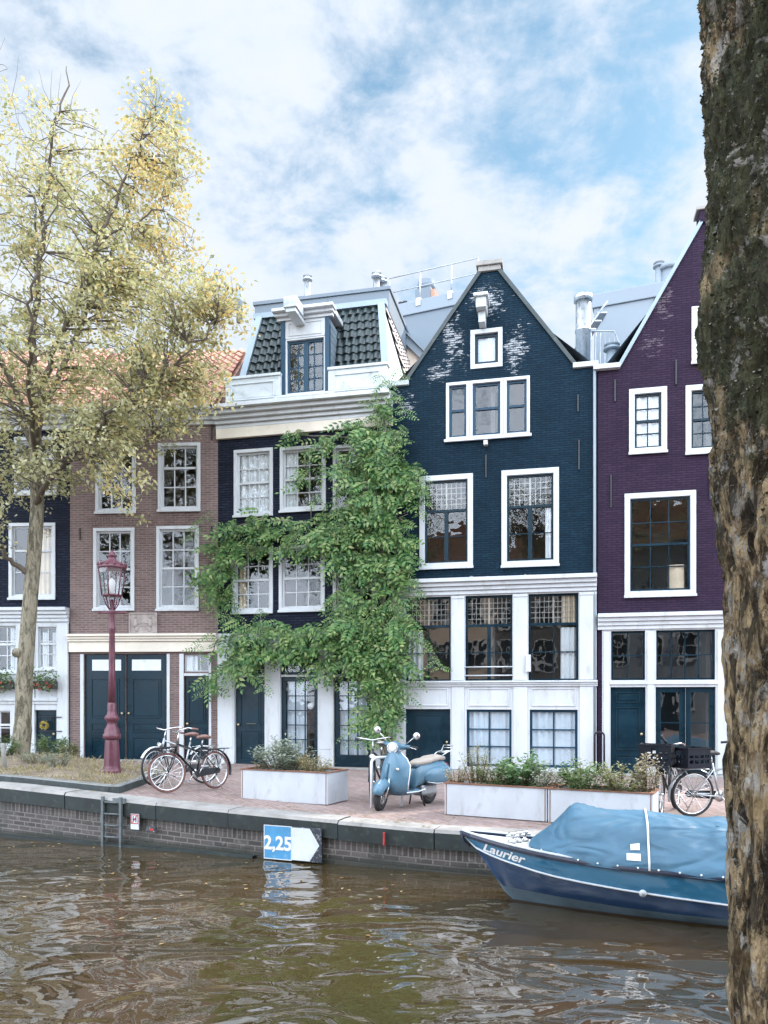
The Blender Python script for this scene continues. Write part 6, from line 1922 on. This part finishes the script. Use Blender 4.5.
# ================================================================== wisteria on the facade
M['vine_leaf'] = leaf_mat('wisteria leaflets', [(.020, .075, .024), (.060, .155, .045), (.11, .22, .065), (.21, .31, .10), (.08, .18, .05), (.33, .38, .16)], .32, .45)
M['vine_stem'] = paint('grey vine stem', (.22, .20, .16), .85, .3, 8, .3)
VINE = [  # polygon in photo pixels, density, outward spread, mean droop
    ([(386, 386), (397, 400), (401, 440), (412, 470), (430, 482), (428, 500), (408, 520), (418, 560), (424, 578), (404, 592), (414, 640), (408, 680), (394, 715), (388, 735), (368, 735), (366, 700), (362, 672), (340, 660), (335, 600), (342, 560), (332, 520), (345, 470), (366, 430), (379, 400)], 1.0, .38),
    ([(292, 432), (340, 425), (380, 415), (392, 470), (350, 500), (338, 480), (330, 450), (298, 442)], .8, .22),
    ([(214, 560), (224, 522), (258, 510), (300, 517), (345, 507), (398, 512), (398, 565), (340, 552), (300, 556), (270, 548), (242, 556), (232, 600), (214, 602)], 1.05, .30),
    ([(300, 442), (318, 442), (322, 510), (304, 515)], .35, .15),
    ([(212, 690), (218, 648), (228, 626), (262, 618), (300, 624), (340, 620), (404, 616), (402, 655), (388, 690), (345, 672), (300, 658), (262, 658), (242, 668), (226, 674), (218, 692)], 1.15, .40),
    ([(396, 470), (425, 472), (432, 485), (410, 495)], .7, .25), ([(396, 560), (424, 566), (422, 580), (398, 585)], .7, .25), ([(368, 690), (400, 690), (392, 735), (366, 735)], .8, .3)]
def inside(poly, x, y):
    c = False; j = len(poly) - 1
    for i in range(len(poly)):
        xi, yi = poly[i]; xj, yj = poly[j]
        if (yi > y) != (yj > y) and x < (xj - xi) * (y - yi) / (yj - yi) + xi: c = not c
        j = i
    return c
def area(poly): return abs(sum(poly[i - 1][0] * poly[i][1] - poly[i][0] * poly[i - 1][1] for i in range(len(poly)))) / 2
vn = thing('climbing_vine', 'green wisteria climbing across the dark house front and over its doors', 'vine', hv.root.location, hv.ang)
R.seed(101)
vl = MB()
def frond(p, d, L_, n_pairs):
    side = d.cross(Vector((0, -1, .3))).normalized(); up = side.cross(d).normalized()
    if up.y > 0: up = -up
    for k in range(n_pairs + 1):
        t = (k + .6) / (n_pairs + .6); c = p + d * (L_ * t) + Vector((0, 0, -.10 * L_ * t * t))
        ll = L_ * .31 * (1 - .45 * abs(t - .45)); lw = ll * .46
        if k == n_pairs:
            vl.leaf(c, d, up, ll, lw); break
        for s in (-1, 1):
            dd = (side * s * .85 + d * .6 + Vector((0, 0, -.18))).normalized()
            vl.leaf(c, dd, (up + Vector((R.gauss(0, .2), R.gauss(0, .2), R.gauss(0, .2)))).normalized(), ll * R.uniform(.8, 1.15), lw)
strands = []
for poly, den, out_ in VINE:
    xs_ = [p[0] for p in poly]; ys_ = [p[1] for p in poly]
    n = int(area(poly) * .045 * den); c = 0
    while c < n:
        x, y = R.uniform(min(xs_), max(xs_)), R.uniform(min(ys_), max(ys_))
        if not inside(poly, x, y): continue
        u, v = hv.u(x), hv.v(x, y)
        cl = noise.noise((u * 1.9, v * 1.9, 8.0))
        if ((333 < x < 366 and 470 < y < 508) or (346 < x < 364 and 562 < y < 602)) and R.random() < .72: c += 1; continue
        if cl < -.12 and R.random() < .85: c += 1; continue
        c += 1
        w = .04 + R.random() ** 1.1 * out_ * (1.0 + .9 * cl)
        u = max(-.12, u)
        u = min(u, hv.L + (.55 if y < 500 else .30))
        a = R.gauss(0, .9)
        d = Vector((math.sin(a) * .9, -R.uniform(.15, .8), -R.uniform(.1, 1.0) * math.cos(a * .6))).normalized()
        frond(Vector((u, -max(.03, w), v)), d, R.uniform(.28, .62) * (1.2 if w > .3 else 1), R.randint(4, 7))
for k in range(64):                                   # loose shoots hanging off the mass
    poly, den, out_ = VINE[R.choice((0, 0, 0, 0, 1, 2, 2, 4, 4))]
    x, y = poly[R.randrange(len(poly))]; x += R.gauss(0, 9); y += R.gauss(0, 7)
    p = Vector((max(0, hv.u(x)), -.12 - R.random() * .3, hv.v(x, y))); dr_ = R.gauss(0, .5); pts = [p.copy()]
    for m_ in range(R.randint(3, 7)):
        p = p + Vector((dr_ * .14 + R.gauss(0, .04), -.03 + R.gauss(0, .03), -.14 if m_ else .05)); p.y = min(p.y, -.1); pts.append(p.copy())
        for s_ in (-1, 1):
            frond(p, Vector((s_ * .8 + dr_ * .3, -.35, -.55 + R.gauss(0, .25))).normalized(), R.uniform(.16, .34), 4)
    strands.append(pts)
vl.build('foliage', M['vine_leaf'], vn)
q = MB()
def vstem(pxs, r, wob=.05, w=.1):
    pts = []
    for (x, y), (x2, y2) in zip(pxs, pxs[1:]):
        for k in range(6):
            t = k / 6; xx, yy = x + (x2 - x) * t, y + (y2 - y) * t
            pts.append(Vector((hv.u(xx) + R.gauss(0, wob), -w - abs(R.gauss(0, wob)), hv.v(xx, yy))))
    q.tube(pts, [r * (1 - .6 * i / len(pts)) for i in range(len(pts))], 7)
vstem([(385, 772), (386, 730), (384, 670), (382, 600), (384, 520), (384, 450), (388, 392)], .06)
vstem([(391, 772), (390, 720), (392, 650), (388, 560), (392, 480), (390, 420)], .045)
vstem([(380, 640), (320, 632), (260, 630), (220, 640), (212, 670)], .03)
vstem([(382, 540), (320, 525), (260, 520), (228, 535), (222, 590)], .03)
vstem([(384, 450), (350, 440), (300, 436)], .025)
vstem([(312, 520), (308, 470), (306, 440)], .014)
vstem([(372, 690), (350, 560), (360, 480)], .02)
for k in range(9):
    x0 = R.uniform(375, 415); vstem([(x0 - 8, R.uniform(430, 640)), (x0 + R.uniform(-10, 14), R.uniform(480, 690))], .012, .06, .25)
for pts in strands: q.tube(pts, .007, 4)
q.build('stem', M['vine_stem'], vn)

# ================================================================== near mossy tree
EDGE = [(-.3, 745), (.45, 735), (.75, 729), (1.0, 728), (1.3, 727), (1.75, 725), (2.05, 722), (2.28, 719), (2.45, 713), (2.6, 716), (2.75, 713), (2.9, 704), (3.03, 700), (3.15, 703), (3.3, 711), (3.5, 711), (3.75, 706), (3.95, 704), (4.4, 700), (5.5, 690)]
NTY = 2.42
CA = math.atan2(1.47, 2.42); CDIST = math.hypot(1.47, 2.42)
nt_ = thing('mossy_tree', 'thick near tree trunk with mossy peeling bark at right edge', 'tree', (1.47, NTY, 0))
RB = .36
q = MB(); n = 150; rows_ = 430; vs = []
for i in range(rows_ + 1):
    z = -.05 + 5.6 * i / rows_
    lump = CDIST * math.sin(CA - math.atan((interp(EDGE, z) + (1.5 if z < 2.2 else -2) - CX) / F)) - RB      # the trunk swells and narrows along its height
    for j in range(n):
        a = 2 * PI * j / n; c, s_ = math.cos(a), math.sin(a)
        left = max(0, -c * math.cos(CA) + s_ * math.sin(CA)) ** 1.5
        r = RB + lump * left + .18 * math.exp(-max(0, z) / .25) * .5
        ridge = noise.noise((c * 5.2, s_ * 5.2, z * 1.7)); fine = noise.noise((c * 17, s_ * 17, z * 8)); fin2 = noise.noise((c * 34, s_ * 34, z * 24))
        plate = abs(noise.noise((c * 9, s_ * 9, z * 3.2 + 4)))
        mossy = clamp((z - 1.9) / 1.2)
        r += .018 * ridge - .035 * max(0, .14 - plate) / .14 + .016 * fine + (.006 + .012 * mossy) * fin2 + .02 * mossy * noise.noise((c * 8, s_ * 8, z * 7))
        vs.append((r * c, r * s_, z))
q.add(vs, [(i * n + j, i * n + (j + 1) % n, (i + 1) * n + (j + 1) % n, (i + 1) * n + j) for i in range(rows_) for j in range(n)], 0, True)
q.build('trunk', M['bark_near'], nt_)
# moss tufts standing off the trunk
M['moss'] = leaf_mat('dark moss and grey lichen', [(.016, .022, .012), (.036, .048, .022), (.072, .090, .040), (.030, .032, .022), (.12, .125, .08), (.36, .36, .33), (.10, .08, .055)], .1, .9)
R.seed(91); mo = MB()
def on_trunk(i, j):
    return Vector(vs[i * n + j % n])
va = math.atan2(-2.42, -1.47)
for _ in range(95000):
    i = R.randrange(8, int(rows_ * .83)); a = va + R.uniform(-1.75, 1.75)
    j = int(a / (2 * PI) * n) % n
    p = on_trunk(i, j).lerp(on_trunk(i + 1, j + 1), R.random()); nn_ = Vector((math.cos(a), math.sin(a), 0))
    z = p.z; hm = clamp((z - 1.75) / .95) + .75 * noise.noise((p.x * 3.2, p.y * 3.2, z * 2.1)) - .05
    rag = Vector((R.gauss(0, 1), R.gauss(0, 1), R.gauss(0, 1))).normalized()
    if hm > .42 + R.gauss(0, .12):
        d = (nn_ * .75 + rag * .9 + Vector((0, 0, .1))).normalized(); L_ = R.uniform(.004, .012) * (1.6 if R.random() < .08 else 1)
        mo.leaf(p - nn_ * .004, d, rag.orthogonal().normalized(), L_, L_ * R.uniform(.5, .9))
mo.build('moss', M['moss'], nt_)
q = MB(); R.seed(55); lv = MB()
for k in range(9):
    a = 2 * PI * k / 9 + R.uniform(-.2, .2)
    b0 = Vector((0, 0, 5.0 + R.uniform(0, .5))); tip = Vector((math.cos(a) * R.uniform(3, 5), math.sin(a) * R.uniform(3, 5), R.uniform(8, 12.5)))
    mid = b0.lerp(tip, .5) + Vector((0, 0, .8)); pts = [b0, b0.lerp(mid, .5), mid, mid.lerp(tip, .5), tip]
    q.tube(pts, [.24, .18, .12, .07, .02], 10)
    for m_ in range(34):
        t = R.uniform(.35, 1.05); c = b0.lerp(mid, t * 2) if t < .5 else mid.lerp(tip, (t - .5) * 2)
        e = c + Vector((R.gauss(0, 1.0), R.gauss(0, 1.0), R.gauss(.1, .8)))
        w = e + Vector((1.47, NTY, 0))
        if w.y > .8 and (w.z - EYE - .8) / w.y < .98: continue
        q.tube([c, c.lerp(e, .5) + Vector((0, 0, .1)), e], [.03, .018, .006], 4, cap=False)
        for _ in range(26):
            o = Vector((R.gauss(0, .35), R.gauss(0, .35), R.gauss(0, .28)))
            d = Vector((R.gauss(0, 1), R.gauss(0, 1), R.gauss(-.4, .7))).normalized()
            lv.leaf(e + o, d, Vector((R.gauss(0, .6), R.gauss(0, .6), 1)).normalized(), R.uniform(.09, .14), R.uniform(.06, .09))
q.build('branch', M['branch'], nt_)
lv.build('crown', M['tree_leaf'], nt_)

for loc_, rz_, lab_ in (((-10.5, -.8, 0), 2.2, 'leafy tree on the near bank reflected in the left windows'), ((10.5, -2.0, 0), 4.0, 'leafy tree on the near bank further right, seen in reflections')):
    c_ = copy_tree(nt_); c_.location = loc_; c_.rotation_euler = (0, 0, rz_); c_['label'] = lab_

# ================================================================== houses of the near bank, seen in the window reflections
M['opp_a'] = brick_mat('sunlit grey brick', (.10, .10, .105), (.15, .145, .145), (.3, .29, .28))
M['opp_glass'] = paint('dark window glass', (.03, .04, .05), .05, .1, 3, .0)
def far_house(label, x0, x1, hgt, wall, z_rows, ncol):
    t = thing('canal_house', label, 'house', (x1, -9.5, 0), PI, 'houses on the near bank')
    W_ = x1 - x0
    q = MB(); q.box(0, W_, 0, 8, -.1, hgt); q.build('wall', M[wall], t)
    q = MB(); moulding(q, 0, W_, hgt - .5, hgt + .1, .4, 3, ends=.05); q.build('cornice', M['white'], t)
    q = MB(); q.prism([(-.1, hgt + .11), (W_ + .1, hgt + .11), (W_ - 1.2, hgt + 2.6), (1.2, hgt + 2.6)], .1, 7.8); q.build('roof', M['orange_tile'], t)
    for z in z_rows:
        for i in range(ncol):
            cxx = W_ * (i + .5) / ncol; w = W_ / ncol * .27
            q = MB(); frame_boxes(q, (cxx - w, z, cxx + w, z + 1.8), .12, -.08, .0)
            q.box(cxx - .03, cxx + .03, -.06, -.012, z + .12, z + 1.68); q.box(cxx - w + .12, cxx + w - .12, -.058, -.014, z + .87, z + .93)
            wn = q.build('window', M['white'], t)
            MB().quad((cxx - w + .1, -.008, z + .1), (cxx + w - .1, -.008, z + .1), (cxx + w - .1, -.008, z + 1.7), (cxx - w + .1, -.008, z + 1.7)).build('pane', M['opp_glass'], wn)
    MB().box(W_ * .42, W_ * .58, -.05, -.002, 0, 2.4).build('door', M['teal'], t)
far_house('cream plastered house on the near bank behind the photographer', -13, -6.2, 10.2, 'cream_wall', (1.0, 3.8, 6.6), 3)
far_house('grey brick house on the near bank reflected in the purple house windows', -6.1, .4, 9.4, 'opp_a', (1.0, 3.7, 6.2), 3)
far_house('pale grey painted house on the near bank with four window columns', .5, 7.9, 10.8, 'panel_white', (1.0, 3.9, 6.9), 4)
far_house('cream plastered house at the right end of the near bank', 8.0, 14, 9.8, 'cream_wall', (1.0, 3.8, 6.6), 3)

# ================================================================== sky, sun, camera
SUN_AZ, SUN_EL = math.radians(62), math.radians(36)           # azimuth clockwise from +Y (behind the houses, to the right)
w = bpy.data.worlds.new('World'); S.world = w; w.use_nodes = True
nt = w.node_tree; nt.nodes.clear()
wo = nt.nodes.new('ShaderNodeOutputWorld'); bg = nt.nodes.new('ShaderNodeBackground'); bg.inputs['Strength'].default_value = .10
sky = nt.nodes.new('ShaderNodeTexSky'); sky.sky_type = 'NISHITA'; sky.sun_disc = False
sky.sun_elevation = SUN_EL; sky.sun_rotation = SUN_AZ; sky.air_density = 1.0; sky.dust_density = .6; sky.ozone_density = 1.6
tc = nt.nodes.new('ShaderNodeTexCoord'); sp = nt.nodes.new('ShaderNodeSeparateXYZ'); nt.links.new(tc.outputs['Generated'], sp.inputs[0])
zz = math_(nt, 'ADD', math_(nt, 'MAXIMUM', sp.outputs[2], 0.0), .22)
cb = nt.nodes.new('ShaderNodeCombineXYZ')
nt.links.new(math_(nt, 'DIVIDE', sp.outputs[0], zz), cb.inputs[0]); nt.links.new(math_(nt, 'DIVIDE', sp.outputs[1], zz), cb.inputs[1]); cb.inputs[2].default_value = 3.7
n1 = noise_(nt, cb.outputs[0], 1.9, 8, .58, .3); n2 = noise_(nt, cb.outputs[0], 7.5, 7, .62, .2)
d_ = math_(nt, 'ADD', math_(nt, 'MULTIPLY', n1, .60), math_(nt, 'MULTIPLY', n2, .40))
low = smooth_(nt, sp.outputs[2], .12, .62, .10, 0.0)            # the deck looks closed towards the horizon
dens = smooth_(nt, math_(nt, 'ADD', d_, low), .382, .53)
shade = smooth_(nt, n2, .3, .7)
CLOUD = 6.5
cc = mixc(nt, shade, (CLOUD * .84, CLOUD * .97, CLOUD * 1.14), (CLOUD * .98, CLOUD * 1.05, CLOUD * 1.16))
back = smooth_(nt, math_(nt, 'ADD', math_(nt, 'MULTIPLY', sp.outputs[1], -1.0), math_(nt, 'MULTIPLY', sp.outputs[2], .5)), -.30, .55, 1.0, 5.6)   # unseen cloud behind the camera and overhead, brightened to light the facades
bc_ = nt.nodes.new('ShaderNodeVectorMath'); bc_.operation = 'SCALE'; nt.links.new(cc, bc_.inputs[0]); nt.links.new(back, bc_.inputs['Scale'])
sk = mixc(nt, 1.0, sky.outputs[0], (1.35, 1.62, 1.42), 'MULTIPLY')
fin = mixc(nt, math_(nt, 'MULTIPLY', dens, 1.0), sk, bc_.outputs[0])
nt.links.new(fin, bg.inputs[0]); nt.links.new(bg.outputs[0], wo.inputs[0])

ld_ = bpy.data.lights.new('sun', 'SUN'); ld_.energy = 3.2; ld_.angle = math.radians(.6); ld_.color = (1, .90, .76)
so_ = bpy.data.objects.new('sun', ld_); COL.objects.link(so_)
sd_ = Vector((math.sin(SUN_AZ) * math.cos(SUN_EL), math.cos(SUN_AZ) * math.cos(SUN_EL), math.sin(SUN_EL)))
so_.rotation_euler = (-sd_).to_track_quat('-Z', 'Y').to_euler(); so_.location = sd_ * 60

cd = bpy.data.cameras.new('camera'); co = bpy.data.objects.new('camera', cd); COL.objects.link(co); S.camera = co
cd.sensor_width = 36; cd.lens = 36 * F / 1024; cd.shift_y = (HOR - 512) / 1024; cd.clip_start = .1; cd.clip_end = 4000
co.location = (0, 0, EYE); co.rotation_euler = (PI / 2, 0, 0)
S.render.engine = 'CYCLES'
S.cycles.max_bounces = 7; S.cycles.transparent_max_bounces = 16; S.cycles.diffuse_bounces = 4; S.cycles.glossy_bounces = 4
S.cycles.use_denoising = True; S.cycles.caustics_reflective = False; S.cycles.caustics_refractive = False; S.cycles.sample_clamp_indirect = 6
vs_ = S.view_settings
S.display_settings.display_device = 'sRGB'; vs_.view_transform = 'Standard'; vs_.look = 'None'; vs_.exposure = 0.50; vs_.gamma = 1; vs_.use_curve_mapping = False
